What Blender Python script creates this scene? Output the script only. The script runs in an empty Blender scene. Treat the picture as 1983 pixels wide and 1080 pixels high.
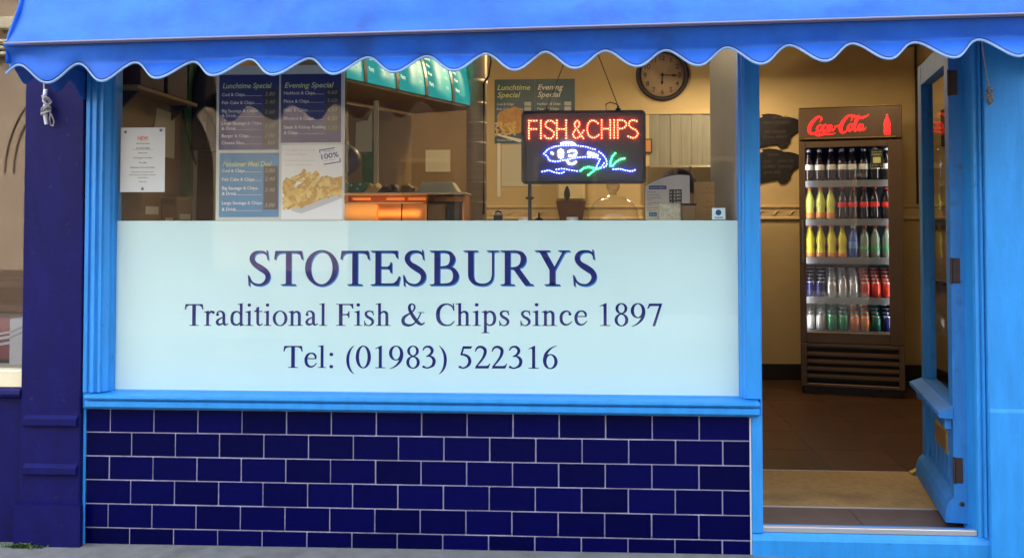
import bpy, bmesh, math, random
from mathutils import Vector, Matrix
random.seed(7)
S = bpy.context.scene
COL = S.collection
R = math.radians

# ------------------------------------------------------------------ camera
cd = bpy.data.cameras.new('camera')
cam = bpy.data.objects.new('camera', cd); COL.objects.link(cam)
_r = Vector((0.998059452, 0.0622658674, -0.000539757)); _u = Vector((0.0024043, -0.02987378, 0.99955079))
_b = _r.cross(_u)
cam.matrix_world = Matrix(((_r.x, _u.x, _b.x, 2.0623), (_r.y, _u.y, _b.y, -4.0792), (_r.z, _u.z, _b.z, 1.4419), (0, 0, 0, 1)))
cd.sensor_width = 36; cd.lens = 1785 / 1983 * 36
cd.shift_y = -(540 - 380.1) / 1983
cd.clip_start = 0.05; cd.clip_end = 500
S.camera = cam

# ------------------------------------------------------------------ sky, sun, exposure
SUN_EL = R(52)
W = bpy.data.worlds.new('World'); S.world = W; W.use_nodes = True
nt = W.node_tree; nt.nodes.clear()
sky = nt.nodes.new('ShaderNodeTexSky'); sky.sky_type = 'NISHITA'; sky.sun_disc = False
sky.sun_elevation = SUN_EL; sky.sun_rotation = 0.0; sky.air_density = 1.0; sky.dust_density = 4.0; sky.ozone_density = 1.0
hs = nt.nodes.new('ShaderNodeHueSaturation'); hs.inputs['Saturation'].default_value = 0.55
bg = nt.nodes.new('ShaderNodeBackground'); bg.inputs['Strength'].default_value = 0.15
ow = nt.nodes.new('ShaderNodeOutputWorld')
nt.links.new(sky.outputs[0], hs.inputs['Color']); nt.links.new(hs.outputs[0], bg.inputs['Color']); nt.links.new(bg.outputs[0], ow.inputs['Surface'])
sl = bpy.data.lights.new('sun', 'SUN'); sl.energy = 0.6; sl.angle = R(12); sl.color = (1, .94, .84)
so = bpy.data.objects.new('sun', sl); so.rotation_euler = (-(R(90) - SUN_EL), 0, 0); so.location = (0, 0, 20); COL.objects.link(so)
S.view_settings.view_transform = 'Standard'; S.view_settings.look = 'None'
S.view_settings.exposure = 3.45; S.view_settings.gamma = 1.0; S.view_settings.use_curve_mapping = False
S.render.engine = 'CYCLES'
S.cycles.max_bounces = 8; S.cycles.transparent_max_bounces = 16; S.cycles.caustics_reflective = False; S.cycles.caustics_refractive = False
S.cycles.sample_clamp_indirect = 6

# ------------------------------------------------------------------ materials
def srgb(r, g, b):
    f = lambda c: (c / 12.92 if c <= .04045 else ((c + .055) / 1.055) ** 2.4)
    return (f(r / 255), f(g / 255), f(b / 255))
EK = .16                                                          # lit things are set against this exposure
def mat(name, col, rough=.5, metal=0., spec=.5, emit=None, estr=0., vary=0., scale=8., bump=0., bscale=60., rnd=0., alpha=None, coat=0., streak=None, dirt=None, trans=0.):
    m = bpy.data.materials.new(name); m.use_nodes = True
    t = m.node_tree; p = t.nodes['Principled BSDF']
    p.inputs['Base Color'].default_value = (*col, 1); p.inputs['Roughness'].default_value = rough
    p.inputs['Metallic'].default_value = metal; p.inputs['Specular IOR Level'].default_value = spec
    p.inputs['Coat Weight'].default_value = coat; p.inputs['Transmission Weight'].default_value = trans
    if emit: p.inputs['Emission Color'].default_value = (*emit, 1); p.inputs['Emission Strength'].default_value = estr * EK
    N = t.nodes.new; L = t.links.new
    tc = N('ShaderNodeTexCoord'); cur = None
    def noise(sc, det=4., stretch=None):
        n = N('ShaderNodeTexNoise'); n.inputs['Scale'].default_value = sc; n.inputs['Detail'].default_value = det
        if stretch:
            mp = N('ShaderNodeMapping'); mp.inputs['Scale'].default_value = stretch; L(tc.outputs['Object'], mp.inputs[0]); L(mp.outputs[0], n.inputs['Vector'])
        else: L(tc.outputs['Object'], n.inputs['Vector'])
        return n
    if vary or rnd or dirt:
        val = None
        if vary:
            n = noise(scale, 11., streak); n.inputs['Roughness'].default_value = .66
            mr = N('ShaderNodeMapRange'); mr.inputs['From Min'].default_value = .3; mr.inputs['From Max'].default_value = .7
            mr.inputs['To Min'].default_value = 1 - vary; mr.inputs['To Max'].default_value = 1 + vary
            L(n.outputs[0], mr.inputs[0]); val = mr.outputs[0]
        if rnd:
            oi = N('ShaderNodeObjectInfo'); mr = N('ShaderNodeMapRange'); mr.inputs['To Min'].default_value = 1 - rnd; mr.inputs['To Max'].default_value = 1 + rnd
            L(oi.outputs['Random'], mr.inputs[0])
            if val is None: val = mr.outputs[0]
            else:
                mm = N('ShaderNodeMath'); mm.operation = 'MULTIPLY'; L(val, mm.inputs[0]); L(mr.outputs[0], mm.inputs[1]); val = mm.outputs[0]
        vm = N('ShaderNodeVectorMath'); vm.operation = 'SCALE'; vm.inputs[0].default_value = col
        if val is not None: L(val, vm.inputs['Scale'])
        else: vm.inputs['Scale'].default_value = 1
        cur = vm.outputs[0]
        if dirt:                                          # dirt = (colour, scale, threshold, amount)
            n = noise(dirt[1], 6.)
            mr = N('ShaderNodeMapRange'); mr.inputs['From Min'].default_value = dirt[2]; mr.inputs['From Max'].default_value = dirt[2] + .12
            mr.inputs['To Max'].default_value = dirt[3]; L(n.outputs[0], mr.inputs[0])
            mx = N('ShaderNodeMix'); mx.data_type = 'RGBA'; L(mr.outputs[0], mx.inputs['Factor']); L(cur, mx.inputs['A']); mx.inputs['B'].default_value = (*dirt[0], 1)
            cur = mx.outputs['Result']
        L(cur, p.inputs['Base Color'])
    if bump:
        n = noise(bscale, 6.); b = N('ShaderNodeBump'); b.inputs['Strength'].default_value = bump; b.inputs['Distance'].default_value = .004
        L(n.outputs[0], b.inputs['Height']); L(b.outputs[0], p.inputs['Normal'])
    return m
def glass_mat(name, tint=(1, 1, 1), refl=1.8, rough=0.0):
    m = bpy.data.materials.new(name); m.use_nodes = True; t = m.node_tree; t.nodes.clear(); N = t.nodes.new; L = t.links.new
    o = N('ShaderNodeOutputMaterial'); mx = N('ShaderNodeMixShader'); tr = N('ShaderNodeBsdfTransparent'); gl = N('ShaderNodeBsdfGlossy')
    tr.inputs[0].default_value = (*tint, 1); gl.inputs['Roughness'].default_value = rough
    fr = N('ShaderNodeFresnel'); fr.inputs[0].default_value = 1.5; ge = N('ShaderNodeNewGeometry')
    a = N('ShaderNodeMath'); a.operation = 'MULTIPLY'; a.inputs[1].default_value = refl; L(fr.outputs[0], a.inputs[0])
    b = N('ShaderNodeMath'); b.operation = 'SUBTRACT'; b.inputs[0].default_value = 1; L(ge.outputs['Backfacing'], b.inputs[1])
    c = N('ShaderNodeMath'); c.operation = 'MULTIPLY'; c.use_clamp = True; L(a.outputs[0], c.inputs[0]); L(b.outputs[0], c.inputs[1])
    L(c.outputs[0], mx.inputs[0]); L(tr.outputs[0], mx.inputs[1]); L(gl.outputs[0], mx.inputs[2]); L(mx.outputs[0], o.inputs[0])
    return m
def fabric_mat(name, col, seam=False):
    m = mat(name, col, .58, spec=.38, vary=.30, scale=2.6, bump=.5, bscale=22., dirt=((.015, .035, .16), 4.3, .60, .4))
    t = m.node_tree; p = t.nodes['Principled BSDF']; o = [n for n in t.nodes if n.type == 'OUTPUT_MATERIAL'][0]
    if seam:                                              # smudges of road dirt gathered along the front seam
        N = t.nodes.new; L = t.links.new; tc = N('ShaderNodeTexCoord'); dp = N('ShaderNodeVectorMath'); dp.operation = 'DOT_PRODUCT'; dp.inputs[1].default_value = (-.0156, 0, 1); L(tc.outputs['Object'], dp.inputs[0])
        mr = N('ShaderNodeMapRange'); mr.inputs['From Min'].default_value = -.0247; mr.inputs['From Max'].default_value = .004; mr.inputs['To Min'].default_value = .62; mr.inputs['To Max'].default_value = -.25; L(dp.outputs['Value'], mr.inputs[0])
        ns = N('ShaderNodeTexNoise'); ns.inputs['Scale'].default_value = 5.5; ns.inputs['Detail'].default_value = 8; L(tc.outputs['Object'], ns.inputs['Vector'])
        ad = N('ShaderNodeMath'); ad.operation = 'ADD'; L(mr.outputs[0], ad.inputs[0]); L(ns.outputs[0], ad.inputs[1])
        m2 = N('ShaderNodeMapRange'); m2.inputs['From Min'].default_value = .93; m2.inputs['From Max'].default_value = 1.06; m2.inputs['To Max'].default_value = .7; L(ad.outputs[0], m2.inputs[0])
        mx = N('ShaderNodeMix'); mx.data_type = 'RGBA'; src = p.inputs['Base Color'].links[0].from_socket; L(m2.outputs[0], mx.inputs['Factor']); L(src, mx.inputs['A']); mx.inputs['B'].default_value = (.012, .03, .13, 1); L(mx.outputs['Result'], p.inputs['Base Color'])
    tl = t.nodes.new('ShaderNodeBsdfTranslucent'); tl.inputs[0].default_value = (col[0] * .7, col[1] * .7, col[2] * .8, 1)
    mx = t.nodes.new('ShaderNodeMixShader'); mx.inputs[0].default_value = .015
    t.links.new(p.outputs[0], mx.inputs[1]); t.links.new(tl.outputs[0], mx.inputs[2]); t.links.new(mx.outputs[0], o.inputs[0])
    return m
M = {}
M['blue'] = mat('sky_blue_gloss_paint', (.024, .265, .67), .45, spec=.4, vary=.13, scale=7, streak=(3, 3, .5), bump=.22, bscale=38, dirt=((.02, .05, .12), 21, .70, .6))
M['doorblue'] = mat('weathered_blue_door_paint', (.020, .175, .47), .5, spec=.4, vary=.2, scale=8, streak=(3, 3, .6), bump=.25, bscale=38, dirt=((.03, .05, .09), 12, .62, .5))
M['purple'] = mat('dark_purple_paint', (.0045, .0048, .080), .5, spec=.15, vary=.24, scale=5, streak=(2, 2, .6), bump=.4, bscale=40, dirt=((.05, .055, .12), 26, .66, .45))
M['tile'] = mat('navy_glazed_tile', (.0010, .0013, .047), .17, spec=.09, rnd=.24, vary=.18, scale=14, bump=.12, bscale=14)
M['grout'] = mat('pale_grey_grout', (.42, .41, .58), .85, vary=.32, scale=7)
M['fabric'] = fabric_mat('blue_vinyl_awning', (.012, .108, .49))
M['canopy'] = fabric_mat('blue_vinyl_canopy', (.013, .118, .50), True)
M['binding'] = mat('pale_blue_binding', (.22, .38, .62), .6, vary=.1, scale=20)
M['navy'] = mat('navy_seam', (.012, .014, .06), .6)
M['steelgrey'] = mat('grey_bar', (.17, .17, .24), .45, metal=.3)
M['pave'] = mat('pavement_asphalt', (.16, .157, .145), .9, vary=.22, scale=9, bump=.6, bscale=120, dirt=((.07, .07, .065), 4, .58, .5))
M['kerb'] = mat('kerb_stone', (.30, .29, .27), .9, vary=.15, scale=6, bump=.3)
M['road'] = mat('road_asphalt', (.05, .05, .052), .9, vary=.2, scale=5, bump=.5, bscale=90)
M['glass'] = glass_mat('window_glass', (.96, .98, .97), 1.05)
M['glass_dark'] = glass_mat('neighbour_glass', (.8, .8, .8), 2.5)
M['glass_thin'] = glass_mat('clear_glass', (.97, .97, .95), 1.6)
M['glass_door'] = glass_mat('door_glass', (.95, .96, .95), .35)
M['glass_knob'] = glass_mat('knob_glass', (.8, .76, .66), 3.0, .03)
M['vinyl'] = mat('pale_frosted_vinyl', (.66, .87, .87), .5, spec=.3, vary=.025, scale=1.5)
M['ink'] = mat('navy_vinyl_lettering', (.003, .012, .16), .5, spec=.1)
M['ink2'] = mat('bright_blue_letter_edge', (.02, .24, .62), .4, spec=.3)
M['cream'] = mat('cream_interior_wall', (.58, .44, .22), .75, vary=.07, scale=2.5, bump=.08, bscale=30)
M['dado'] = mat('cream_glazed_border', (.62, .47, .25), .3, vary=.08, scale=8)
M['brownwall'] = mat('brown_panel_wall', (.26, .17, .08), .6, vary=.12, scale=3)
M['ceil'] = mat('ceiling_paint', (.45, .38, .28), .85)
M['skirt'] = mat('dark_skirting', (.018, .012, .010), .45)
M['ftile'] = mat('brown_floor_tile', (.055, .026, .013), .38, spec=.4, rnd=.14, vary=.2, scale=9, bump=.1, bscale=30)
M['fgrout'] = mat('floor_grout', (.046, .023, .012), .6)
M['dimprint'] = mat('dim_chalk_prices', (.34, .33, .30), .7)
M['stile'] = mat('slate_threshold_tile', (.085, .060, .060), .55, rnd=.1, vary=.18, scale=12, bump=.15)
M['mat'] = mat('coir_mat', (.36, .23, .085), .95, vary=.18, scale=30, bump=.9, bscale=260, dirt=((.10, .06, .03), 3, .56, .4))
M['white'] = mat('white_paint', (.74, .74, .72), .5, vary=.06, scale=8)
M['alu'] = mat('aluminium_strip', (.62, .60, .58), .35, metal=.7)
M['paper'] = mat('white_paper', (.78, .79, .80), .7)
M['oldpaper'] = mat('buff_paper', (.62, .58, .44), .8)
M['tanpaper'] = mat('tan_paper', (.68, .47, .22), .8)
M['black'] = mat('black_plastic', (.010, .010, .012), .4)
M['panelblack'] = mat('black_sign_panel', (.085, .085, .09), .5, spec=.15)
M['txtdark'] = mat('dark_print', (.04, .04, .06), .7)
M['txtwhite'] = mat('white_print', (.75, .77, .78), .6)
M['txtyel'] = mat('pale_yellow_print', (.62, .70, .30), .6)
M['txtred'] = mat('red_print', (.70, .10, .07), .6)
M['pnavy'] = mat('navy_poster', (.014, .026, .155), .5, vary=.12, scale=5)
M['pteal'] = mat('teal_poster', (.012, .205, .42), .5, vary=.12, scale=5)
M['pprice'] = mat('black_price_strip', (.022, .024, .032), .5)
M['pblue'] = mat('stamp_blue', (.02, .07, .30), .5)
M['pboard'] = mat('pale_backing_board', (.55, .60, .56), .6, vary=.06)
M['bteal'] = mat('deep_teal_poster', (.008, .062, .10), .45, vary=.15, scale=5)
M['chip1'] = mat('chip_yellow', (.62, .38, .075), .55, vary=.2, scale=30)
M['chip2'] = mat('chip_gold', (.50, .26, .04), .55, vary=.2, scale=30)
M['chip3'] = mat('chip_pale', (.70, .50, .16), .55, vary=.2, scale=30)
M['batter'] = mat('battered_fish_print', (.52, .26, .05), .6, vary=.35, scale=28)
M['trayp'] = mat('grey_tray_print', (.50, .51, .53), .6)
M['fridge'] = mat('dark_bronze_fridge', (.105, .068, .043), .38, metal=.3, vary=.08, scale=4)
M['fridgein'] = mat('fridge_liner', (.035, .035, .045), .5)
M['shelf'] = mat('grey_shelf_strip', (.15, .15, .16), .25)
M['redlit'] = mat('lit_red_logo', (.5, .01, .01), .4, emit=(1, .012, .012), estr=1.6)
M['fridgelit'] = mat('fridge_light_tube', (.8, .8, .8), .4, emit=(.92, .95, 1), estr=12.)
M['silver'] = mat('silver_can', (.62, .62, .64), .28, metal=.7)
M['chrome'] = mat('polished_steel', (.55, .47, .33), .25, metal=.5)
M['steel'] = mat('brushed_steel', (.58, .50, .36), .45, metal=.1, vary=.12, scale=3, streak=(1, 1, 14), bump=.1)
M['hinge'] = mat('rusty_brown_hinge', (.055, .035, .028), .6, metal=.5, vary=.3, scale=40)
M['brass'] = mat('worn_brass', (.62, .45, .18), .35, metal=.9, vary=.15, scale=40)
M['rope'] = mat('grey_cord', (.40, .38, .36), .85, vary=.25, scale=80)
M['wplastic'] = mat('white_plastic', (.78, .78, .78), .35)
M['darkwood'] = mat('dark_rusty_frame', (.028, .022, .020), .6, vary=.3, scale=14)
M['clockface'] = mat('aged_clock_face', (.40, .29, .19), .7, vary=.22, scale=9)
M['fishboard'] = mat('chalkboard_black', (.010, .008, .009), .6, vary=.2, scale=12)
M['chalk'] = mat('faint_chalk', (.085, .07, .075), .9)
M['menulit'] = mat('backlit_teal_menu', (.02, .24, .22), .5, emit=(.022, .29, .29), estr=.55, vary=.2, scale=3)
M['menutext'] = mat('backlit_menu_text', (.6, .7, .5), .5, emit=(.55, .75, .5), estr=.5)
M['heat'] = mat('heat_lamp_glow', (.8, .3, .08), .5, emit=(1, .30, .05), estr=.28)
M['copper'] = mat('copper_lining', (.62, .27, .10), .32, metal=.7, vary=.12, scale=12)
M['green'] = mat('green_print_carton', (.02, .16, .07), .6, vary=.3, scale=20)
M['greenpost'] = mat('green_painted_post', (.045, .17, .035), .6, vary=.15, scale=6)
M['dispenser'] = mat('cream_dispenser', (.66, .55, .33), .45)
M['dispbrown'] = mat('smoky_dispenser_base', (.10, .055, .038), .25)
M['greywood'] = mat('grey_painted_board', (.20, .215, .25), .45, vary=.08, scale=3)
M['curtain'] = mat('grey_strip_curtain', (.24, .23, .18), .5, vary=.2, scale=6, streak=(8, 1, .4))
M['cardboard'] = mat('brown_cardboard', (.22, .14, .075), .8, vary=.12, scale=6)
M['ycab'] = mat('yellow_cupboard', (.20, .15, .065), .5)
M['frost'] = mat('patterned_pale_plastic', (.62, .62, .48), .3, vary=.3, scale=60, bump=.8, bscale=90)
M['skin'] = mat('skin', (.55, .33, .24), .5)
M['cap'] = mat('burgundy_cap', (.032, .008, .012), .8, vary=.15, scale=20)
M['hair'] = mat('black_hair', (.008, .007, .007), .5, bump=.6, bscale=150)
M['tunic'] = mat('dark_green_tunic', (.018, .04, .028), .85)
M['trouser'] = mat('black_trousers', (.015, .015, .018), .85)
M['stone'] = mat('cream_stone', (.40, .30, .20), .85, vary=.14, scale=2, bump=.2)
M['stonedark'] = mat('brown_stone', (.15, .10, .065), .85, vary=.14, scale=2)
M['stonetrim'] = mat('pale_stone_trim', (.74, .66, .46), .8, vary=.08, scale=3)
M['dimfacade'] = mat('reflection_dimming_wall', (.055, .045, .04), .85, vary=.2, scale=3)  # dark tone chosen to keep reflections weak on the right-hand glass
M['roofslate'] = mat('roof_slate', (.09, .09, .10), .8, vary=.2, scale=4)
M['darkglass'] = mat('dark_window_glass', (.02, .022, .026), .06, spec=.5)
M['render'] = mat('painted_render', (.55, .52, .46), .85, vary=.1, scale=2)
M['redcloth'] = mat('red_display_board', (.30, .016, .020), .6)
M['creamsill'] = mat('cream_painted_sill', (.78, .70, .46), .5, vary=.06)
M['brownshelf'] = mat('brown_shop_fitting', (.055, .026, .022), .6)
M['weed'] = mat('weed_leaf', (.055, .11, .025), .7, vary=.3, scale=40)
M['lampglow'] = mat('warm_lamp_diffuser', (.9, .8, .6), .5, emit=(1, .66, .32), estr=12)
M['burg'] = mat('dark_burgundy_wall', (.055, .012, .04), .6, vary=.1)
M['redled'] = mat('red_led', (.3, .02, .02), .3, emit=(1, .028, .010), estr=110.)
M['whiteled'] = mat('white_led', (.6, .6, .7), .3, emit=(.6, .62, 1), estr=45.)
M['blueled'] = mat('blue_led', (.1, .1, .5), .3, emit=(.03, .045, 1.), estr=120.)
M['greenled'] = mat('green_led', (.05, .4, .2), .3, emit=(.02, .9, .16), estr=40.)
M['emblem'] = mat('navy_emblem', (.03, .04, .20), .5)
M['rust'] = mat('orange_print', (.55, .22, .06), .6)

# ------------------------------------------------------------------ builders
XF = {}
def _tag(o, label=None, cat=None, group=None, kind=None):
    if label: o['label'] = label
    if cat: o['category'] = cat
    if group: o['group'] = group
    if kind: o['kind'] = kind
    return o
def thing(name, label, cat, loc=(0, 0, 0), rotz=0., group=None):
    o = bpy.data.objects.new(name, None); COL.objects.link(o); o.empty_display_size = .1
    o.location = loc; o.rotation_euler = (0, 0, rotz)
    XF[o.name] = (Matrix.Translation(loc) @ Matrix.Rotation(rotz, 4, 'Z')).inverted()
    return _tag(o, label, cat, group)
class MB:
    def __init__(s): s.v = []; s.f = []; s.m = []; s.cur = 0; s.sm = []
    def add(s, vs, fs, smooth=False):
        b = len(s.v); s.v += [tuple(v) for v in vs]
        for f in fs: s.f.append(tuple(b + i for i in f)); s.m.append(s.cur); s.sm.append(smooth)
        return s
    def box(s, x0, x1, y0, y1, z0, z1, b=0., mtx=None):
        b = min(b, abs(x1 - x0) * .45, abs(y1 - y0) * .45, abs(z1 - z0) * .45)
        if b <= 0:
            vs = [(x, y, z) for x in (x0, x1) for y in (y0, y1) for z in (z0, z1)]
            fs = [(0, 1, 3, 2), (4, 6, 7, 5), (0, 4, 5, 1), (2, 3, 7, 6), (0, 2, 6, 4), (1, 5, 7, 3)]
        else:
            vs = []; ix = {}
            X = (x0, x1); Y = (y0, y1); Z = (z0, z1)
            for i in (0, 1):
                for j in (0, 1):
                    for k in (0, 1):
                        sx = b if i == 0 else -b; sy = b if j == 0 else -b; sz = b if k == 0 else -b
                        for a, p in enumerate(((X[i], Y[j] + sy, Z[k] + sz), (X[i] + sx, Y[j], Z[k] + sz), (X[i] + sx, Y[j] + sy, Z[k]))):
                            ix[i, j, k, a] = len(vs); vs.append(p)
            fs = []
            for i in (0, 1):
                fs.append([ix[i, 0, 0, 0], ix[i, 1, 0, 0], ix[i, 1, 1, 0], ix[i, 0, 1, 0]])
                fs.append([ix[0, i, 0, 1], ix[1, i, 0, 1], ix[1, i, 1, 1], ix[0, i, 1, 1]])
                fs.append([ix[0, 0, i, 2], ix[1, 0, i, 2], ix[1, 1, i, 2], ix[0, 1, i, 2]])
                for j in (0, 1):
                    fs.append([ix[i, j, 0, 0], ix[i, j, 0, 1], ix[i, j, 1, 1], ix[i, j, 1, 0]])
                    fs.append([ix[i, 0, j, 0], ix[i, 0, j, 2], ix[i, 1, j, 2], ix[i, 1, j, 0]])
                    fs.append([ix[0, i, j, 1], ix[0, i, j, 2], ix[1, i, j, 2], ix[1, i, j, 1]])
                    for k in (0, 1): fs.append([ix[i, j, k, 0], ix[i, j, k, 1], ix[i, j, k, 2]])
            c = Vector(((x0 + x1) / 2, (y0 + y1) / 2, (z0 + z1) / 2)); out = []
            for f in fs:
                p = [Vector(vs[q]) for q in f]; n = (p[1] - p[0]).cross(p[2] - p[0])
                m = sum(p, Vector()) / len(p) - c
                out.append(tuple(f) if n.dot(m) > 0 else tuple(reversed(f)))
            fs = out
        if mtx: vs = [mtx @ Vector(v) for v in vs]
        return s.add(vs, fs)
    def prism(s, prof, axis, a, b, mtx=None):               # profile extruded along an axis; prof in the two other axes
        n = len(prof); P = []
        for t in (a, b):
            for p in prof:
                P.append({'x': (t, p[0], p[1]), 'y': (p[0], t, p[1]), 'z': (p[0], p[1], t)}[axis])
        if mtx: P = [mtx @ Vector(v) for v in P]
        fs = [tuple((i, (i + 1) % n, n + (i + 1) % n, n + i)) for i in range(n)] + [tuple(range(n))[::-1], tuple(range(n, 2 * n))]
        return s.add(P, fs)
    def lathe(s, prof, c=(0, 0, 0), n=16, axis='z', smooth=True):
        vs = []; fs = []; k = len(prof)
        for i in range(n):
            a = 2 * math.pi * i / n; ca, sa = math.cos(a), math.sin(a)
            for r, z in prof:
                p = {'z': (r * ca, r * sa, z), 'y': (r * ca, z, r * sa), 'x': (z, r * ca, r * sa)}[axis]
                vs.append((c[0] + p[0], c[1] + p[1], c[2] + p[2]))
        for i in range(n):
            j = (i + 1) % n
            for q in range(k - 1): fs.append((i * k + q, j * k + q, j * k + q + 1, i * k + q + 1))
        s.add(vs, fs, smooth)
        for q in (0, k - 1):
            if prof[q][0] > 1e-6: s.add([vs[i * k + q] for i in range(n)], [tuple(range(n)) if q else tuple(range(n))[::-1]])
        return s
    def tube(s, pts, r, n=8, closed=False, smooth=True):
        pts = [Vector(p) for p in pts]; m = len(pts); vs = []; fs = []
        rr = r if isinstance(r, (list, tuple)) else [r] * m
        up = Vector((0, 0, 1))
        for i, p in enumerate(pts):
            d = (pts[(i + 1) % m] - pts[i - 1]) if closed else (pts[min(i + 1, m - 1)] - pts[max(i - 1, 0)])
            d = d.normalized() if d.length > 1e-9 else Vector((1, 0, 0))
            a = d.cross(up)
            if a.length < .05: a = d.cross(Vector((0, 1, 0)))
            a.normalize(); b = a.cross(d)
            for q in range(n):
                t = 2 * math.pi * q / n; vs.append(p + (a * math.cos(t) + b * math.sin(t)) * rr[i])
        for i in range(m if closed else m - 1):
            j = (i + 1) % m
            for q in range(n):
                w = (q + 1) % n; fs.append((i * n + q, i * n + w, j * n + w, j * n + q))
        s.add(vs, fs, smooth)
        if not closed: s.add(vs[:n], [tuple(range(n))]); s.add(vs[-n:], [tuple(range(n))[::-1]])
        return s
    def poly(s, pts): return s.add(pts, [tuple(range(len(pts)))])
    def build(s, name, m, parent=None, world=True, kind=None, label=None, solid=0., recalc=True):
        me = bpy.data.meshes.new(name); V = s.v
        if parent is not None and world:
            root = parent
            while root.parent: root = root.parent
            iv = XF.get(root.name)
            if iv: V = [iv @ Vector(v) for v in V]
        me.from_pydata([tuple(v) for v in V], [], s.f)
        ms = m if isinstance(m, (list, tuple)) else [m]
        for q in ms: me.materials.append(M[q] if isinstance(q, str) else q)
        for p, k, sm in zip(me.polygons, s.m, s.sm): p.material_index = k; p.use_smooth = sm
        if recalc:
            bm = bmesh.new(); bm.from_mesh(me); bmesh.ops.recalc_face_normals(bm, faces=bm.faces); bm.to_mesh(me); bm.free()
        me.update()
        o = bpy.data.objects.new(name, me); COL.objects.link(o)
        if parent is not None: o.parent = parent
        if kind: o['kind'] = kind
        if label: o['label'] = label
        if solid: mod = o.modifiers.new('thickness', 'SOLIDIFY'); mod.thickness = solid; mod.offset = 0
        return o
def B(*a, **k): return MB().box(*a, **k)
def copy_thing(o, parent=None, src_children=None):
    c = o.copy(); COL.objects.link(c)
    if parent is not None: c.parent = parent
    for ch in list(o.children): copy_thing(ch, c)
    return c

# ------------------------------------------------------------------ flat lettering
_tc = {}
def text_geo(body, shear=0., off=0.):
    k = (body, shear, off)
    if k not in _tc:
        c = bpy.data.curves.new('t', 'FONT'); c.body = body; c.shear = shear; c.offset = off; c.resolution_u = 3
        o = bpy.data.objects.new('t', c); COL.objects.link(o); bpy.context.view_layer.update()
        ev = o.evaluated_get(bpy.context.evaluated_depsgraph_get()); me = ev.to_mesh()
        vs = [(v.co.x, v.co.y) for v in me.vertices]; fs = [tuple(p.vertices) for p in me.polygons]
        ev.to_mesh_clear(); bpy.data.objects.remove(o); bpy.data.curves.remove(c)
        _tc[k] = (vs, fs)
    return _tc[k]
def text(mb, body, x, z, size, y, width=None, align='l', shear=0., off=0., rot=0., stretch=1., plane=None):
    vs, fs = text_geo(body, shear, off)
    if not vs: return
    x0 = min(v[0] for v in vs); x1 = max(v[0] for v in vs); w = max(x1 - x0, 1e-6)
    sx = (width / w) if width else size * stretch
    o = {'l': 0, 'c': -.5 * w * sx, 'r': -w * sx}[align]
    ca, sa = math.cos(rot), math.sin(rot); out = []
    for a, b in vs:
        p, q = (a - x0) * sx + o, b * size
        P = (x + p * ca - q * sa, y, z + p * sa + q * ca)
        out.append(plane(P) if plane else P)
    mb.add(out, fs)

# serif lettering drawn as overlapping pen strokes; units of 1000 to the em
def _cr(pts, n=7):
    out = []
    for i in range(len(pts) - 1):
        p0 = pts[max(i - 1, 0)]; p1 = pts[i]; p2 = pts[i + 1]; p3 = pts[min(i + 2, len(pts) - 1)]
        for k in range(n):
            t = k / n
            out.append(tuple(.5 * (2 * b + (c - a) * t + (2 * a - 5 * b + 4 * c - d) * t * t + (3 * b - a - 3 * c + d) * t ** 3) for a, b, c, d in zip(p0, p1, p2, p3)))
    out.append(tuple(pts[-1])); return out
def K(*p):
    pts = _cr(p); L = []; Rr = []
    for i, (x, y, w) in enumerate(pts):
        a = pts[max(i - 1, 0)]; b = pts[min(i + 1, len(pts) - 1)]
        dx, dy = b[0] - a[0], b[1] - a[1]; l = math.hypot(dx, dy) or 1
        nx, ny = -dy / l, dx / l; w = max(w, 6)
        L.append((x + nx * w / 2, y + ny * w / 2)); Rr.append((x - nx * w / 2, y - ny * w / 2))
    v = L + Rr; n = len(L)
    return (v, [(i, i + 1, n + i + 1, n + i) for i in range(n - 1)])
def RC(x0, y0, x1, y1): return ([(x0, y0), (x1, y0), (x1, y1), (x0, y1)], [(0, 1, 2, 3)])
def PG(*p): return (list(p), [tuple(range(len(p)))])
def RG(cx, cy, rx, ry, ix, iy, n=40):
    v = [(cx + rx * math.cos(2 * math.pi * i / n), cy + ry * math.sin(2 * math.pi * i / n)) for i in range(n)]
    v += [(cx + ix * math.cos(2 * math.pi * i / n), cy + iy * math.sin(2 * math.pi * i / n)) for i in range(n)]
    return (v, [(i, (i + 1) % n, n + (i + 1) % n, n + i) for i in range(n)])
def DT(cx, cy, r, n=18): return ([(cx + r * math.cos(2 * math.pi * i / n), cy + r * math.sin(2 * math.pi * i / n)) for i in range(n)], [tuple(range(n))])
def SB(cx, hw, sw, y=0, up=1, t=20, br=26):                 # bracketed serif
    u = up
    return PG((cx - hw, y), (cx + hw, y), (cx + hw, y + u * t), (cx + sw / 2 + 14, y + u * (t + 5)), (cx + sw / 2, y + u * (t + br)), (cx - sw / 2, y + u * (t + br)), (cx - sw / 2 - 14, y + u * (t + 5)), (cx - hw, y + u * t))
def rot180(g, cx, cy): return ([(2 * cx - x, 2 * cy - y) for x, y in g[0]], g[1])
def mirx(g, cx): return ([(2 * cx - x, y) for x, y in g[0]], g[1])
nine = [RG(240, 452, 208, 224, 122, 192), K((408, 470, 82), (410, 380, 84), (375, 240, 78), (290, 120, 54), (180, 35, 32), (58, -16, 14))]
paren = K((300, 676, 6), (205, 570, 40), (138, 430, 68), (112, 250, 80), (138, 60, 68), (205, -80, 40), (300, -180, 6))
flag = PG((10, 422), (14, 406), (60, 404), (84, 380), (160, 380), (160, 460), (146, 460))
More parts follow.
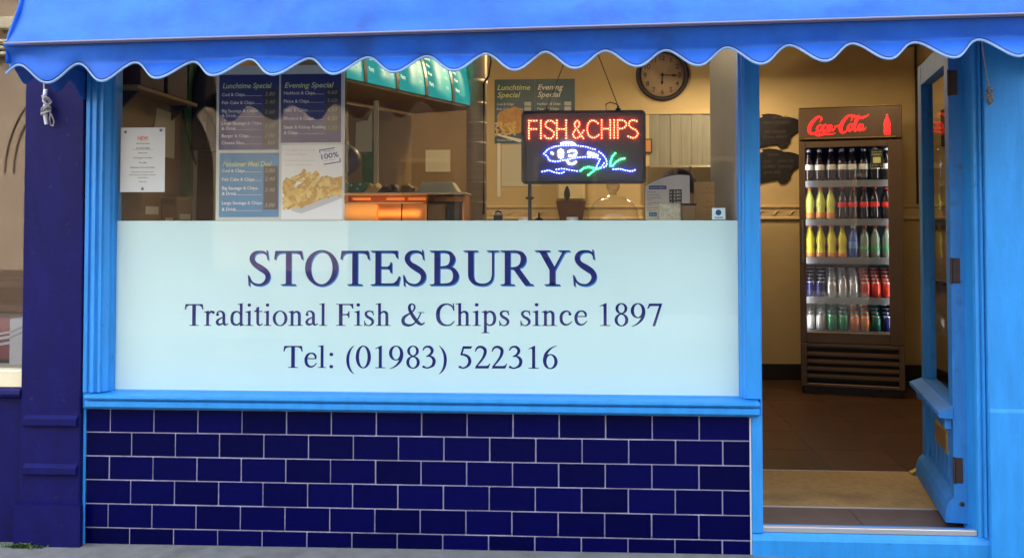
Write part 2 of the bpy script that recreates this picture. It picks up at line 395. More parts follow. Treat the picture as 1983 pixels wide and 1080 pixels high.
GL = {
 'S': (556, [K((448, 500, 14), (430, 575, 30), (372, 632, 36), (290, 648, 38), (190, 628, 56), (130, 560, 84), (128, 480, 92), (190, 400, 98), (295, 335, 112), (405, 260, 104), (446, 170, 92), (415, 80, 72), (340, 24, 44), (262, 10, 36), (165, 30, 36), (95, 90, 34), (58, 185, 14)), PG((416, 676), (436, 676), (458, 488), (436, 488)), PG((62, -14), (82, -14), (66, 195), (44, 195))]),
 'T': (611, [RC(255, 20, 357, 645), RC(50, 624, 562, 662), PG((40, 662), (17, 495), (40, 495), (66, 570), (112, 612), (180, 626), (180, 662)), PG((572, 662), (595, 495), (572, 495), (546, 570), (500, 612), (432, 626), (432, 662)), SB(306, 148, 102)]),
 'O': (722, [RG(361, 331, 330, 346, 222, 312)]),
 'E': (611, [RC(104, 10, 206, 652), SB(155, 143, 102), SB(155, 143, 102, 662, -1), RC(200, 626, 548, 662), PG((536, 662), (548, 520), (524, 520), (498, 590), (450, 622), (380, 628), (380, 662)), RC(200, 320, 400, 356), PG((404, 442), (426, 442), (426, 236), (404, 236), (392, 290), (350, 320), (350, 356), (392, 388)), RC(200, 0, 560, 38), PG((556, 0), (597, 172), (572, 172), (530, 92), (470, 44), (390, 36), (390, 0))]),
 'B': (667, [RC(108, 10, 210, 652), SB(159, 142, 102), SB(159, 142, 102, 662, -1), K((200, 644, 36), (330, 642, 38), (420, 605, 66), (462, 515, 98), (432, 410, 78), (350, 358, 44), (200, 344, 34)), K((200, 344, 34), (380, 342, 38), (485, 290, 78), (530, 182, 106), (490, 78, 80), (390, 26, 44), (200, 18, 36))]),
 'U': (722, [PG((105, 645), (207, 645), (207, 240), (105, 240)), K((156, 250, 102), (164, 150, 98), (214, 66, 74), (300, 24, 48), (385, 14, 42), (480, 30, 38), (556, 88, 34), (586, 180, 31), (590, 270, 30)), RC(575, 255, 605, 650), SB(156, 142, 102, 662, -1), SB(590, 115, 30, 662, -1)]),
 'R': (667, [RC(104, 10, 206, 652), SB(155, 138, 102), SB(155, 138, 102, 662, -1), K((200, 644, 36), (330, 641, 40), (430, 595, 80), (466, 500, 102), (430, 395, 80), (340, 340, 40), (200, 326, 34)), PG((250, 335), (368, 345), (600, 34), (659, 20), (659, 0), (496, 0))]),
 'Y': (722, [RC(310, 10, 412, 300), PG((108, 648), (232, 648), (412, 330), (412, 262), (350, 240), (310, 290)), PG((378, 300), (412, 285), (612, 648), (572, 648)), SB(170, 148, 110, 662, -1), SB(592, 112, 34, 662, -1), SB(361, 148, 102)]),
 'C': (667, [K((606, 470, 16), (580, 555, 32), (500, 625, 42), (390, 650, 42), (255, 610, 74), (155, 490, 102), (128, 330, 110), (160, 165, 102), (262, 50, 72), (400, 14, 44), (520, 38, 36), (628, 138, 22)), PG((582, 676), (604, 676), (622, 452), (598, 452))]),
 'F': (556, [RC(104, 10, 206, 652), SB(155, 143, 102), SB(155, 143, 102, 662, -1), RC(200, 626, 536, 662), PG((524, 662), (536, 520), (512, 520), (486, 590), (438, 622), (370, 628), (370, 662)), RC(200, 320, 392, 356), PG((396, 442), (418, 442), (418, 236), (396, 236), (384, 290), (342, 320), (342, 356), (384, 388))]),
 'r': (345, [RC(84, 10, 160, 440), flag, K((150, 350, 30), (185, 400, 44), (230, 432, 56), (285, 424, 62)), DT(300, 408, 40), SB(122, 112, 76)]),
 'a': (444, [DT(88, 340, 40), K((76, 350, 34), (92, 408, 34), (150, 440, 38), (228, 428, 54), (278, 365, 76), (286, 290, 78), (286, 120, 78), (308, 42, 62), (356, 30, 40), (424, 66, 20)), K((286, 272, 26), (185, 228, 38), (105, 175, 62), (78, 110, 78), (112, 50, 74), (180, 40, 56), (245, 70, 36), (290, 115, 26))]),
 'd': (500, [RC(345, 40, 421, 660), PG((275, 640), (275, 655), (400, 683), (421, 683), (421, 600), (345, 600), (345, 636)), PG((345, 70), (345, -8), (362, -10), (490, 18), (490, 34), (440, 40), (421, 70)), K((360, 350, 34), (300, 420, 38), (215, 430, 48), (125, 370, 72), (94, 225, 82), (118, 90, 78), (205, 30, 58), (290, 42, 46), (360, 105, 32))]),
 'i': (278, [RC(100, 10, 176, 440), PG((16, 422), (20, 406), (72, 404), (100, 380), (176, 380), (176, 460), (162, 460)), SB(138, 118, 76), DT(136, 630, 50)]),
 't': (290, [RC(84, 100, 160, 560), PG((10, 425), (10, 438), (90, 500), (145, 579), (160, 579), (160, 425)), RC(10, 420, 258, 450), K((122, 130, 76), (128, 70, 72), (162, 26, 52), (215, 22, 36), (276, 66, 18))]),
 'o': (500, [RG(250, 225, 224, 236, 142, 206)]),
 'n': (500, [RC(84, 10, 160, 440), flag, K((150, 360, 28), (200, 408, 40), (272, 426, 58), (332, 385, 76), (348, 300, 78), (348, 10, 76)), SB(122, 106, 76), SB(348, 108, 76)]),
 'l': (278, [RC(100, 10, 176, 660), PG((18, 640), (18, 655), (155, 683), (176, 683), (176, 600), (100, 600), (100, 636)), SB(138, 118, 76)]),
 's': (389, [K((328, 330, 14), (305, 395, 28), (245, 436, 34), (172, 438, 40), (104, 400, 58), (96, 340, 68), (142, 275, 74), (236, 220, 78), (300, 155, 74), (296, 78, 62), (240, 24, 40), (178, 8, 30), (108, 28, 30), (66, 78, 28), (50, 148, 14)), PG((298, 458), (314, 458), (326, 318), (310, 318)), PG((50, -8), (66, -8), (60, 158), (44, 158))]),
 'h': (500, [RC(84, 10, 160, 660), PG((4, 640), (4, 655), (140, 683), (160, 683), (160, 600), (84, 600), (84, 636)), K((150, 360, 28), (200, 408, 40), (272, 426, 58), (332, 385, 76), (348, 300, 78), (348, 10, 76)), SB(122, 106, 76), SB(348, 108, 76)]),
 'p': (500, [RC(84, -207, 160, 440), flag, SB(122, 112, 76, -217), K((150, 360, 30), (205, 415, 40), (285, 424, 56), (370, 360, 76), (404, 220, 82), (376, 90, 74), (300, 28, 48), (225, 22, 40), (150, 70, 30))]),
 'c': (444, [DT(356, 348, 40), K((368, 350, 36), (335, 410, 38), (262, 438, 40), (172, 412, 62), (104, 330, 78), (90, 215, 82), (116, 110, 78), (190, 44, 62), (270, 36, 44), (350, 72, 28), (412, 140, 14)), ]),
 'e': (444, [RC(90, 264, 400, 294), K((386, 275, 34), (378, 360, 58), (325, 425, 48), (240, 440, 40), (160, 408, 58), (100, 310, 78), (92, 215, 82), (118, 110, 78), (192, 44, 62), (275, 36, 46), (350, 72, 30), (418, 150, 14)), ]),
 '&': (778, [K((640, 398, 26), (565, 240, 30), (480, 120, 38), (385, 42, 48), (250, 16, 76), (128, 62, 92), (92, 165, 96), (135, 265, 76), (250, 345, 48), (380, 430, 38), (440, 520, 44), (440, 605, 42), (380, 652, 36), (310, 630, 60), (284, 540, 78), (318, 430, 86), (425, 250, 98), (560, 92, 96), (660, 44, 60), (755, 100, 20)), RC(540, 392, 738, 412)]),
 '1': (500, [RC(225, 10, 305, 610), PG((112, 590), (112, 574), (200, 604), (225, 560), (305, 560), (305, 676), (288, 676)), SB(265, 148, 80)]),
 '8': (500, [RG(250, 515, 170, 162, 98, 130), RG(250, 175, 198, 190, 118, 156)]),
 '9': (500, nine), '6': (500, [rot180(g, 250, 331) for g in nine]),
 '7': (500, [RC(80, 588, 440, 662), PG((20, 512), (38, 506), (100, 588), (100, 662), (78, 662)), PG((450, 662), (450, 646), (242, -8), (172, -8), (372, 600), (372, 662))]),
 '0': (500, [RG(250, 333, 226, 343, 134, 312)]),
 '3': (500, [K((46, 530, 16), (92, 612, 40), (172, 648, 54), (262, 632, 72), (325, 550, 80), (308, 460, 70), (240, 395, 46), (150, 352, 24)), K((150, 352, 24), (265, 362, 46), (360, 290, 78), (384, 190, 86), (345, 85, 74), (256, 30, 46), (170, 10, 42), (60, 40, 52)), DT(70, 45, 34)]),
 '5': (500, [PG((166, 662), (436, 662), (400, 586), (172, 586)), PG((166, 662), (194, 600), (134, 395), (92, 415)), K((100, 408, 42), (215, 402, 62), (322, 340, 76), (368, 225, 86), (335, 108, 76), (250, 36, 48), (165, 12, 42), (66, 40, 52)), DT(74, 42, 34)]),
 '2': (500, [K((34, 500, 18), (72, 590, 44), (145, 640, 62), (240, 632, 76), (322, 555, 86), (318, 440, 80), (255, 300, 58), (150, 160, 44), (52, 40, 40)), PG((30, 24), (30, 0), (420, 0), (476, 138), (458, 144), (420, 92), (370, 76), (110, 76))]),
 '(': (333, [paren]), ')': (333, [mirx(paren, 166)]), ':': (278, [DT(140, 408, 52), DT(140, 40, 52)]), ' ': (250, []),
}
def serif(mb, body, x0, x1, zb, cap, y, dz=0., dx=0., capu=662, slope=0., only=None):
    tot = sum(GL[c][0] for c in body)
    first = min(p[0] for g in GL[body[0]][1] for p in g[0]); last = GL[body[-1]][0] - max(p[0] for g in GL[body[-1]][1] for p in g[0])
    sx = (x1 - x0) / (tot - first - last); sz = cap / capu; pen = -first; q = 0
    for n_, c in enumerate(body):
        for vs, fs in (GL[c][1] if only is None or only[0] <= n_ < only[1] else []):
            q += 1
            mb.add([(x0 + dx + (pen + a) * sx, y - (q % 5) * .00006, zb + dz + b * sz + slope * (pen + a) * sx) for a, b in vs], fs)
        pen += GL[c][0]

# ================================================================== SETTING
def gz(x): return .004 + .0045 * x                              # the pavement falls gently to the left
def sheet(name, m, x0, x1, y0, y1, dz, nx=1):
    mb = MB(); mb.add([(x0, y0, gz(x0) + dz), (x1, y0, gz(x1) + dz), (x1, y1, gz(x1) + dz), (x0, y1, gz(x0) + dz)], [(0, 1, 2, 3)])
    return mb.build(name, m, kind='structure')
sheet('ground', 'road', -60, 60, -60, 60, -.16)
sheet('road', 'road', -40, 40, -8.4, -2.3, -.14)
mb = MB(); mb.prism([(-2.15, -.3), (.3, -.3), (.3, 0), (-2.15, 0)], 'x', -14, 14)
for i, v in enumerate(mb.v): mb.v[i] = (v[0], v[1], v[2] + gz(v[0]))
mb.build('pavement', 'pave', kind='structure')
mb = MB(); mb.prism([(-2.3, -.3), (-2.152, -.3), (-2.152, .003), (-2.28, .003), (-2.3, -.02)], 'x', -14, 14)
for i, v in enumerate(mb.v): mb.v[i] = (v[0], v[1], v[2] + gz(v[0]))
mb.build('kerb', 'kerb', kind='structure')
mb = MB(); mb.prism([(-10.5, -.3), (-8.4, -.3), (-8.4, 0), (-10.5, 0)], 'x', -14, 14)
for i, v in enumerate(mb.v): mb.v[i] = (v[0], v[1], v[2] + gz(v[0]))
mb.build('opposite_pavement', 'pave', kind='structure')

# ---- the room behind the window
FX0, FX1, BY = -.1, 4.89, 3.42
def fz(y): return .10 + .030 * y
fl = MB(); fl.add([(FX0, .37, fz(.37) - .02), (FX1, .37, fz(.37) - .02), (FX1, BY + .1, fz(BY) - .02), (FX0, BY + .1, fz(BY) - .02)], [(0, 1, 2, 3)])
fl.add([(FX0, .0, .085), (FX1, .0, .085), (FX1, .37, fz(.37) - .02), (FX0, .37, fz(.37) - .02)], [(0, 1, 2, 3)])
floor = fl.build('floor', 'fgrout', kind='structure')
def floor_tile(x0, x1, y0, y1, m, g=.0013):
    mb = MB(); t = .0; b = .0006
    x0 += g; x1 -= g; y0 += g; y1 -= g
    mb.box(x0, x1, y0, y1, -.018, 0, b)
    mb.v = [(x, y, z + fz(y)) for x, y, z in mb.v]
    return mb.build('floor_tile', m, floor)
for i in range(6):
    for j in range(6): floor_tile(2.66 + i * .40, 2.66 + (i + 1) * .40, .965 + j * .41, .965 + (j + 1) * .41, 'ftile')
floor_tile(2.893, 3.362, .033, .372, 'stile'); floor_tile(3.362, 3.86, .033, .372, 'stile')
mb = MB()
for y in (.374, .957): mb.box(2.893, 3.95, y - .006, y + .006, fz(y) - .012, fz(y) + .004, .001)
mb.build('metal_edging', 'alu', floor)
mb = MB(); mb.box(2.9, 3.93, .382, .949, -.015, .003, .002); mb.v = [(x, y, z + fz(y)) for x, y, z in mb.v]
_tag(mb.build('door_mat', 'mat'), 'tan coir mat sunk in the floor just inside the open door', 'door mat')

def dado(mb, axis, a, b, pos, sgn):
    P = [(0, 0), (.018, .0), (.018, .012), (.008, .02), (.008, .085), (.02, .095), (.02, .108), (0, .112)]
    if axis == 'x': mb.prism([(pos - p * sgn, 1.478 + q) for p, q in P], 'x', a, b)
    else: mb.prism([(pos - p * sgn, 1.478 + q) for p, q in P], 'y', a, b)
bw = B(FX0 - .2, FX1 + .2, BY, BY + .15, 0, 3.1).build('back_wall', 'cream', kind='structure')
mb = MB(); dado(mb, 'x', FX0, FX1, BY, 1); mb.build('dado_border', 'dado', bw)
mb = MB()                                                        # raised scroll motifs of the border tiles
for i in range(40):
    x = FX0 + .06 + i * .125
    if 1.9 < x < 2.7: continue
    pts = [(x + .042 * t, BY - .010, 1.53 + .016 * math.sin(t * 3.1)) for t in [q / 6 - 1 for q in range(13)]]
    mb.tube(pts, [.002 + .005 * (1 - abs(q / 6 - 1)) for q in range(13)], 5)
    mb.lathe([(0, -.008), (.010, -.003), (.010, .003), (0, .006)], (x, BY - .010, 1.532), 8, 'y')
mb.build('border_relief', 'dado', bw, kind='stuff')
B(FX0, FX1, BY - .014, BY - .002, .15, .33, .002).build('skirting', 'skirt', bw)
rw = B(FX1, FX1 + .15, .1, BY + .15, 0, 3.1).build('right_wall', 'cream', kind='structure')
mb = MB(); dado(mb, 'y', .15, BY - .03, FX1, 1); mb.build('dado_border', 'dado', rw)
B(FX1 - .014, FX1 - .002, .15, BY - .02, .12, .33, .002).build('skirting', 'skirt', rw)
lw = B(FX0 - .15, FX0, .1, BY + .15, 0, 3.1).build('left_wall', 'brownwall', kind='structure')
B(FX0 - .2, FX1 + .2, .1, BY + .2, 3.0, 3.12).build('ceiling', 'ceil', kind='structure')

# ================================================================== THE SHOP FRONT
shop = thing('shop_building', 'fish and chip shop front with sky blue woodwork and navy tiles below the window', 'shop', (1.4, 0, 0))
# upper storey and walls
mb = MB(); mb.box(-.4, 4.02, .0, .25, 2.55, 6.0); mb.build('upper_wall', 'render', shop)
mb = MB(); mb.box(-.4, 4.02, .25, 9, 5.9, 6.05); mb.box(-.4, -.26, .1, 9, 0, 5.9); mb.box(5.06, 5.2, .1, 9, 0, 5.9); mb.box(-.4, 5.2, 8.9, 9, 0, 5.9); mb.box(4.02, 5.2, .25, .4, 0, 6.05)
mb.box(4.02, 5.2, .4, 9, 5.9, 6.05); mb.build('roof', 'roofslate', shop)
mb = MB(); mb.box(-.138, 3.836, -.02, .10, 2.32, 2.548, .004); mb.build('fascia', 'blue', shop)
# tiles
B(-.126, 2.8445, .0045, .16, -.05, .606).build('grout_bed', 'grout', shop)
zr = [.6055, .5022, .3953, .2890, .1820, .0753, -.032]
def tile(x0, x1, z0, z1, key, cache={}):
    w, h = x1 - x0, z1 - z0; k = (round(w, 4), round(h, 4))
    if k not in cache:
        o = B(-w / 2, w / 2, -.0035, .006, -h / 2, h / 2, .0016).build('tile', 'tile', shop, world=False); cache[k] = o.data; 
    else:
        o = bpy.data.objects.new('tile', cache[k]); COL.objects.link(o); o.parent = shop
    o.location = ((x0 + x1) / 2 - 1.4 + random.uniform(-.0005, .0005), .003 + random.uniform(-.0005, .0005), (z0 + z1) / 2 + random.uniform(-.0004, .0004))
    o.rotation_euler = (random.uniform(-.004, .004), random.uniform(-.0015, .0015), random.uniform(-.004, .004))
G = .0029
for r in range(6):
    zt = zr[r] - (G if r else .0005); zb = zr[r + 1] + G
    off = .5934 - .0012 * r + (.1015 if r % 2 else 0) - .203 * 4
    xs = [-.126 - G + .002]
    xs += [off + .203 * n for n in range(0, 18) if -.10 < off + .203 * n < 2.80]
    xs.append(2.838 + G)
    for a, b in zip(xs[:-1], xs[1:]): tile(a + G, b - G, zb, zt, r)
B(2.8385, 2.8452, -.0030, .012, -.03, .604, .001).build('tile_trim', 'white', shop)
# left window frame with flutes
prof = [(-.139, .1), (-.139, -.012), (-.132, -.022), (-.112, -.022), (-.107, -.012), (-.098, -.012), (-.092, -.024), (-.072, -.026), (-.066, -.014), (-.058, -.012), (-.052, -.02), (-.038, -.02), (-.034, -.004), (-.022, .004), (-.012, .012), (-.008, .03), (.0, .034), (.0, .1)]
prof = [(-.139 + (x + .139) * .114 / .139, y) for x, y in prof]
win = bpy.data.objects.new('window', None); COL.objects.link(win); win.parent = shop
MB().prism(prof, 'z', .6846, 2.32).build('frame_stile', 'blue', win)
B(-.139, -.1275, -.004, .1, -.03, .61, .002).build('edge_batten', 'blue', shop)
prof = [(2.806, .1), (2.806, .034), (2.814, .03), (2.818, .012), (2.824, .008), (2.8285, -.004), (2.884, -.006), (2.889, -.002), (2.8905, .004), (2.8905, .1)]
MB().prism(prof, 'z', .6846, 2.32).build('frame_stile', 'blue', win)
prof = [(.1, .612), (-.022, .612), (-.026, .618), (-.040, .620), (-.046, .626), (-.046, .644), (-.040, .650), (-.034, .653), (-.034, .657), (-.052, .659), (-.056, .665), (-.055, .673), (-.048, .677), (.030, .6805), (.034, .6835), (.048, .6842), (.1, .6842)]
mb = MB(); mb.prism(prof, 'x', -.110, 2.874); mb.build('sill', 'blue', win)
B(-.0255, 2.8065, .034, .1, 2.25, 2.32, .003).build('frame_head', 'blue', win)
B(-.139, -.1105, -.012, .1, .6105, .6842, .002).build('sill_end', 'blue', win)
pane = B(-.0253, 2.8063, .0505, .0565, .683, 2.252).build('pane', 'glass', win)
vs = B(-.0245, 2.8055, .0605, .0625, .6846, 1.457).build('vinyl_sign', 'vinyl', win)
# the sign's lettering (sub-parts have to hang on the window, so the sign is its own thing on the glass)
vs.parent = None
sg = thing('vinyl_sign', 'pale frosted window sign with the shop name and telephone number in navy serif letters', 'window sign', (1.4, .0615, .70))
vs.name = 'frosted_sheet'; vs.data.transform(Matrix.Translation((0, -.0615, -.70))); vs.parent = sg
mb = MB(); serif(mb, 'STOTESBURYS', .594, 2.180, 1.163, .1565, .0598, slope=.003); serif(mb, 'STOTESBURYS', .594, 2.180, 1.163, .1565, .0594, dx=.0020, slope=.003)
mb.build('shop_name_lettering', 'ink', sg)
mb = MB(); serif(mb, 'STOTESBURYS', .594, 2.180, 1.163, .1565, .0602, dz=-.0055, dx=.006, slope=.003)
mb.build('lettering_highlight', 'ink2', sg)
SL = 'Traditional Fish & Chips since 1897'; p_ = 0
for wd in SL.split(' '):
    mb = MB(); serif(mb, SL, .300, 2.470, .977, .099, .0598, slope=.006, only=(p_, p_ + len(wd))); serif(mb, SL, .300, 2.470, .977, .099, .0594, dx=.0018, slope=.006, only=(p_, p_ + len(wd))); mb.build('slogan_word', 'ink', sg); p_ += len(wd) + 1
mb = MB(); serif(mb, 'Tel: (01983) 522316', .762, 2.006, .790, .099, .0598, slope=.006); serif(mb, 'Tel: (01983) 522316', .762, 2.006, .790, .099, .0594, dx=.0018, slope=.006)
mb.build('telephone_lettering', 'ink', sg)
# mullion below sill, threshold, door frame, pier
B(2.8454, 2.8905, -.012, .1, .112, .6118, .003).build('door_post', 'blue', shop)
B(2.8905, 2.9, .03, .1, .112, 2.32, .002).build('door_stop', 'blue', shop)
prof = [(.12, -.03), (-.018, -.03), (-.022, .085), (-.016, .098), (.0, .112), (.12, .112)]
mb = MB(); mb.prism(prof, 'x', 2.8455, 3.832); mb.build('threshold_step', 'blue', shop)
B(2.8912, 3.7925, .004, .03, .1125, .136, .002).build('threshold_strip', 'alu', shop)
prof = [(3.793, .14), (3.793, .01), (3.797, -.004), (3.803, -.008), (3.809, -.008), (3.811, -.002), (3.816, -.002), (3.818, -.014), (3.826, -.016), (3.830, -.008), (3.836, -.006), (3.836, .14)]
mb = MB(); mb.prism(prof, 'z', .112, 2.32); mb.build('door_frame', 'blue', shop)
B(2.8905, 3.793, .02, .1, 2.30, 2.3205, .002).build('door_head', 'blue', shop)
B(3.832, 4.004, -.034, .25, -.03, 2.55, .004).build('pier', 'blue', shop)
mb = MB(); mb.prism([(-.0335, .0), (-.040, .0), (-.040, .644), (-.036, .656), (-.0335, .66)], 'x', 3.833, 4.003); mb.build('pier_moulding', 'blue', shop)
# return board between window and doorway, inside
B(2.815, 2.885, .1005, .90, .10, 3.0, .003).build('return_board', 'greywood', shop)
# ---- door, standing open into the shop
D0 = Vector((3.740, .105, .135)); DA = math.atan2(.975, .20)
DX = Matrix.Translation(D0) @ Matrix.Rotation(DA, 4, 'Z')
def dpart(mb, name, m, parent): 
    mb.v = [DX @ Vector(v) for v in mb.v]; return mb.build(name, m, parent)
Lw, Lt, Lh = .82, .058, 2.135
door = dpart(MB().box(.098, Lw - .092, -.040, -.018, .10, .49), 'door', 'doorblue', shop)   # bottom panel carries the rest
dpart(MB().box(0, .10, -Lt, 0, 0, Lh, .003), 'stile', 'doorblue', door); dpart(MB().box(Lw - .095, Lw, -Lt, 0, 0, Lh, .003), 'stile', 'doorblue', door)
mb = MB(); mb.box(.1002, Lw - .0952, -Lt + .001, -.001, 0, .12, .003); mb.prism([(-.0008, .11), (.022, .085), (.034, .055), (.036, .0), (-.0008, .0)], 'x', .004, Lw - .006)
dpart(mb, 'weather_bar', 'doorblue', door)
mb = MB(); mb.box(.1002, Lw - .0952, -Lt + .001, -.001, .40, .515, .003)
mb.prism([(-.0008, .502), (.058, .478), (.060, .462), (.054, .455), (-.0008, .452)], 'x', -.004, Lw + .004); mb.box(.02, .07, .0002, .03, .40, .4515, .004); mb.box(Lw - .07, Lw - .02, .0002, .03, .40, .4515, .004)
dpart(mb, 'ledge', 'doorblue', door)
dpart(MB().box(.1002, Lw - .0952, -Lt + .001, -.001, Lh - .11, Lh - .001, .003), 'top_rail', 'doorblue', door)
dpart(MB().box(.099, Lw - .094, -.034, -.028, .51, Lh - .108), 'pane', 'glass_door', door)
mb = MB(); mb.box(.22, .50, -.0175, -.008, .255, .345, .003); mb.box(.21, .51, -.0175, -.011, .245, .355, .002); dpart(mb, 'letterbox', 'brass', door)
mb = MB()
for q in range(7): mb.tube([(.10 + q * .105, -.0175, .12), (.10 + q * .105, -.0175, .40)], .0025, 4)
dpart(mb, 'panel_bead', 'doorblue', door)
for z in (.23, 1.10, 1.93):
    mb = MB(); mb.box(-.0035, .0005, -.036, -.002, z - .055, z + .055, .0015); mb.tube([(-.004, -.001, z - .057), (-.004, -.001, z + .057)], .006, 8)
    for q in (-.035, 0, .035): mb.lathe([(0, -.0045), (.003, -.0042), (.003, -.002)], (0, -.02, z + q), 6, 'x')
    dpart(mb, 'hinge', 'hinge', door)
mb = MB(); mb.lathe([(0, -.002), (.010, -.004), (.010, 0)], (-.0, -.03, .085), 8, 'x'); dpart(mb, 'latch_plate', 'hinge', door)
# wedge holding the door
mb = MB(); mb.prism([(3.845, fz(.93)), (3.905, fz(.93)), (3.905, fz(.93) + .045), (3.845, fz(.93) + .015)], 'y', .90, .935)
_tag(mb.build('door_wedge', 'brass'), 'small brass coloured wedge holding the blue door open on the mat', 'door wedge')

# ================================================================== AWNING
aw = thing('awning', 'blue scalloped shop awning over the whole front', 'awning', (1.9, -.02, 2.2))
AX0, AX1, AYF = -.139, 4.06, -.62
def zbar(x): return 2.1435 + .0156 * (x + .137)
PER = .2286
def zbot(x):
    mid = 2.0300 + .0148 * (x - .028); ph = 2 * math.pi * (x - .028) / PER
    a = .0365
    return mid - a * math.cos(ph) * (1 + .05 * math.sin(x * 7.3))
def vy(x, t):                                                     # t = 0 at the bar, 1 at the hem
    zb = zbot(x); z = zbar(x) + (zb - zbar(x)) * t
    crease = zbar(x) - .080 + .006 * math.sin(x * 2.3) + .003 * math.sin(x * 9.1)
    k = 1 / (1 + math.exp(-(x - .30) / .10))
    y = AYF - .004 + .62 * (zbar(x) - max(z, crease)) * (.35 + .65 * k) + .004 * math.sin(math.pi * min(1, (zbar(x) - z) / .083))
    if z < crease: y -= (crease - z) * (.10 + (.85 + .15 * math.sin(x * 1.7)) * k)
    w = t * t
    y += w * (.007 * math.sin(x * 5.1 + 1) + .004 * math.sin(x * 13.7) + .003 * math.sin(2 * math.pi * (x - .028) / PER))
    y += .006 * math.sin(x * 9 + t * 5) * math.exp(-((x + .1) / .16) ** 2) * 2
    return y, z
NX, NT = 430, 16
mb = MB(); vs = []
for i in range(NX + 1):
    x = AX0 + (AX1 - AX0) * i / NX
    for j in range(NT + 1):
        y, z = vy(x, j / NT); vs.append((x, y, z))
mb.add(vs, [(i * (NT + 1) + j, (i + 1) * (NT + 1) + j, (i + 1) * (NT + 1) + j + 1, i * (NT + 1) + j + 1) for i in range(NX) for j in range(NT)], True)
mb.build('valance', 'fabric', aw, solid=.0016)
mb = MB(); mb.tube([(x, vy(x, 1)[0] - .001, vy(x, 1)[1]) for x in [AX0 + (AX1 - AX0) * i / NX for i in range(NX + 1)]], .0052, 6); mb.build('hem_binding', 'binding', aw)
mb = MB(); mb.tube([(x, vy(x, 1)[0] - .0045, zbot(x) + .0075) for x in [AX0 + (AX1 - AX0) * i / NX for i in range(NX + 1)]], .0016, 5); mb.build('hem_stitching', 'navy', aw)
# side returns
def sprof(h):
    P = [(0, -.62), (.08, -.585), (.19, -.53), (.33, -.44), (.48, -.31), (.60, -.17), (.68, -.02)]
    for (a, p), (b, q) in zip(P[:-1], P[1:]):
        if h <= b: return p + (q - p) * (h - a) / (b - a)
    return P[-1][1]
for nm, X in (('side_valance', AX0), ('side_valance', AX1)):
    mb = MB(); vs = []; n = 60
    for i in range(n + 1):
        y = AYF + .6 * i / n; b = .055 + .047 + .033 * -math.cos(2 * math.pi * (i / n * .6 - .13) / .2286 + math.pi) 
        for j in range(5): vs.append((X + .004 * math.sin(y * 20) * j / 4, y, zbar(X) - b * j / 4))
    mb.add(vs, [(i * 5 + j, (i + 1) * 5 + j, (i + 1) * 5 + j + 1, i * 5 + j + 1) for i in range(n) for j in range(4)], True)
    mb.build(nm, 'fabric', aw, solid=.0016)
    vs = [(X, AYF, zbar(X))]; H = [q * .68 / 14 for q in range(15)]
    pts = [(X, sprof(h), zbar(X) + h) for h in H] + [(X, -.02, zbar(X))]
    mb = MB(); mb.poly(pts); mb.build('side_panel', 'fabric', aw, solid=.0016)
# canopy skin with slack between the hoops
NXc, NH = 160, 26
mb = MB(); vs = []
for i in range(NXc + 1):
    x = AX0 + (AX1 - AX0) * i / NXc
    for j in range(NH + 1):
        h = .68 * (j / NH) ** 1.3; e = math.sin(math.pi * min(1, h / .68))
        sag = .014 * e * math.sin(x * 2.9 + .6) + .004 * math.sin(x * 1.3 + h * 17) * min(1, h / .06) + .003 * math.sin(x * 6.1 - h * 31) * min(1, h / .05)
        wr = .013 * math.exp(-((x - .85 - h * 1.2) / .05) ** 2) * e + .015 * math.exp(-((x - 3.0 - h * 2.0) / .06) ** 2) * e + .012 * math.exp(-((x - 3.5 - h * 1.6) / .04) ** 2) * e
        edge = .02 * math.exp(-((x - AX0) / .03) ** 2) * min(1, h / .05)
        vs.append((x - edge, sprof(h) + sag - wr + edge, zbar(x) + .004 + h))
mb.add(vs, [(i * (NH + 1) + j, (i + 1) * (NH + 1) + j, (i + 1) * (NH + 1) + j + 1, i * (NH + 1) + j + 1) for i in range(NXc) for j in range(NH)], True)
mb.build('canopy', 'canopy', aw, solid=.0016)
mb = MB(); mb.tube([(x, AYF - .005, zbar(x) + .0035) for x in [AX0 - .004 + (AX1 - AX0) * i / 80 for i in range(81)]], .0058, 8); mb.build('front_bar', 'steelgrey', aw)
mb = MB(); mb.tube([(x, AYF - .0065, zbar(x) - .0055) for x in [AX0 - .004 + (AX1 - AX0) * i / 80 for i in range(81)]], .0042, 6); mb.build('seam', 'navy', aw)
for X in (-.05, 2.0, 3.97):
    mb = MB(); mb.tube([(X, AYF + .015, zbar(X)), (X, -.02, zbar(X) + .16)], .012, 8); mb.build('arm', 'steelgrey', aw)

# ================================================================== NEIGHBOURS
nb = thing('neighbour_shop', 'dark purple shop front on the left with a cream window sill', 'shop', (-1.5, 0, 0))
B(-.418, -.1405, -.030, .25, .0, 2.9, .004).build('pilaster', 'purple', nb)
for z in (.535, .318):
    MB().prism([(-.0305, z), (-.046, z - .002), (-.052, z + .006), (-.052, z + .034), (-.0305, z + .048)], 'x', -.392, -.146).build('pilaster_moulding', 'purple', nb)
MB().prism([(-.4265, -.056), (-.120, -.056), (-.120, -.0305), (-.4265, -.0305)], 'z', -.04, .186).build('plinth', 'purple', nb)
B(-4.5, -.4185, -.002, .25, -.04, .652, .003).build('stall_riser', 'purple', nb)
mb = MB(); mb.prism([(.1, .652), (-.026, .654), (-.038, .664), (-.042, .676), (-.038, .690), (-.026, .699), (.1, .700)], 'x', -4.5, -.4187); mb.build('roll_moulding', 'purple', nb)
B(-4.5, -.419, -.012, .2, .7005, .778, .004).build('window_sill', 'creamsill', nb)
B(-4.5, -.419, .055, .061, .7785, 2.75).build('pane', 'glass_dark', nb)
B(-4.5, -.14, -.02, .25, 2.9005, 3.5).build('fascia', 'purple', nb)
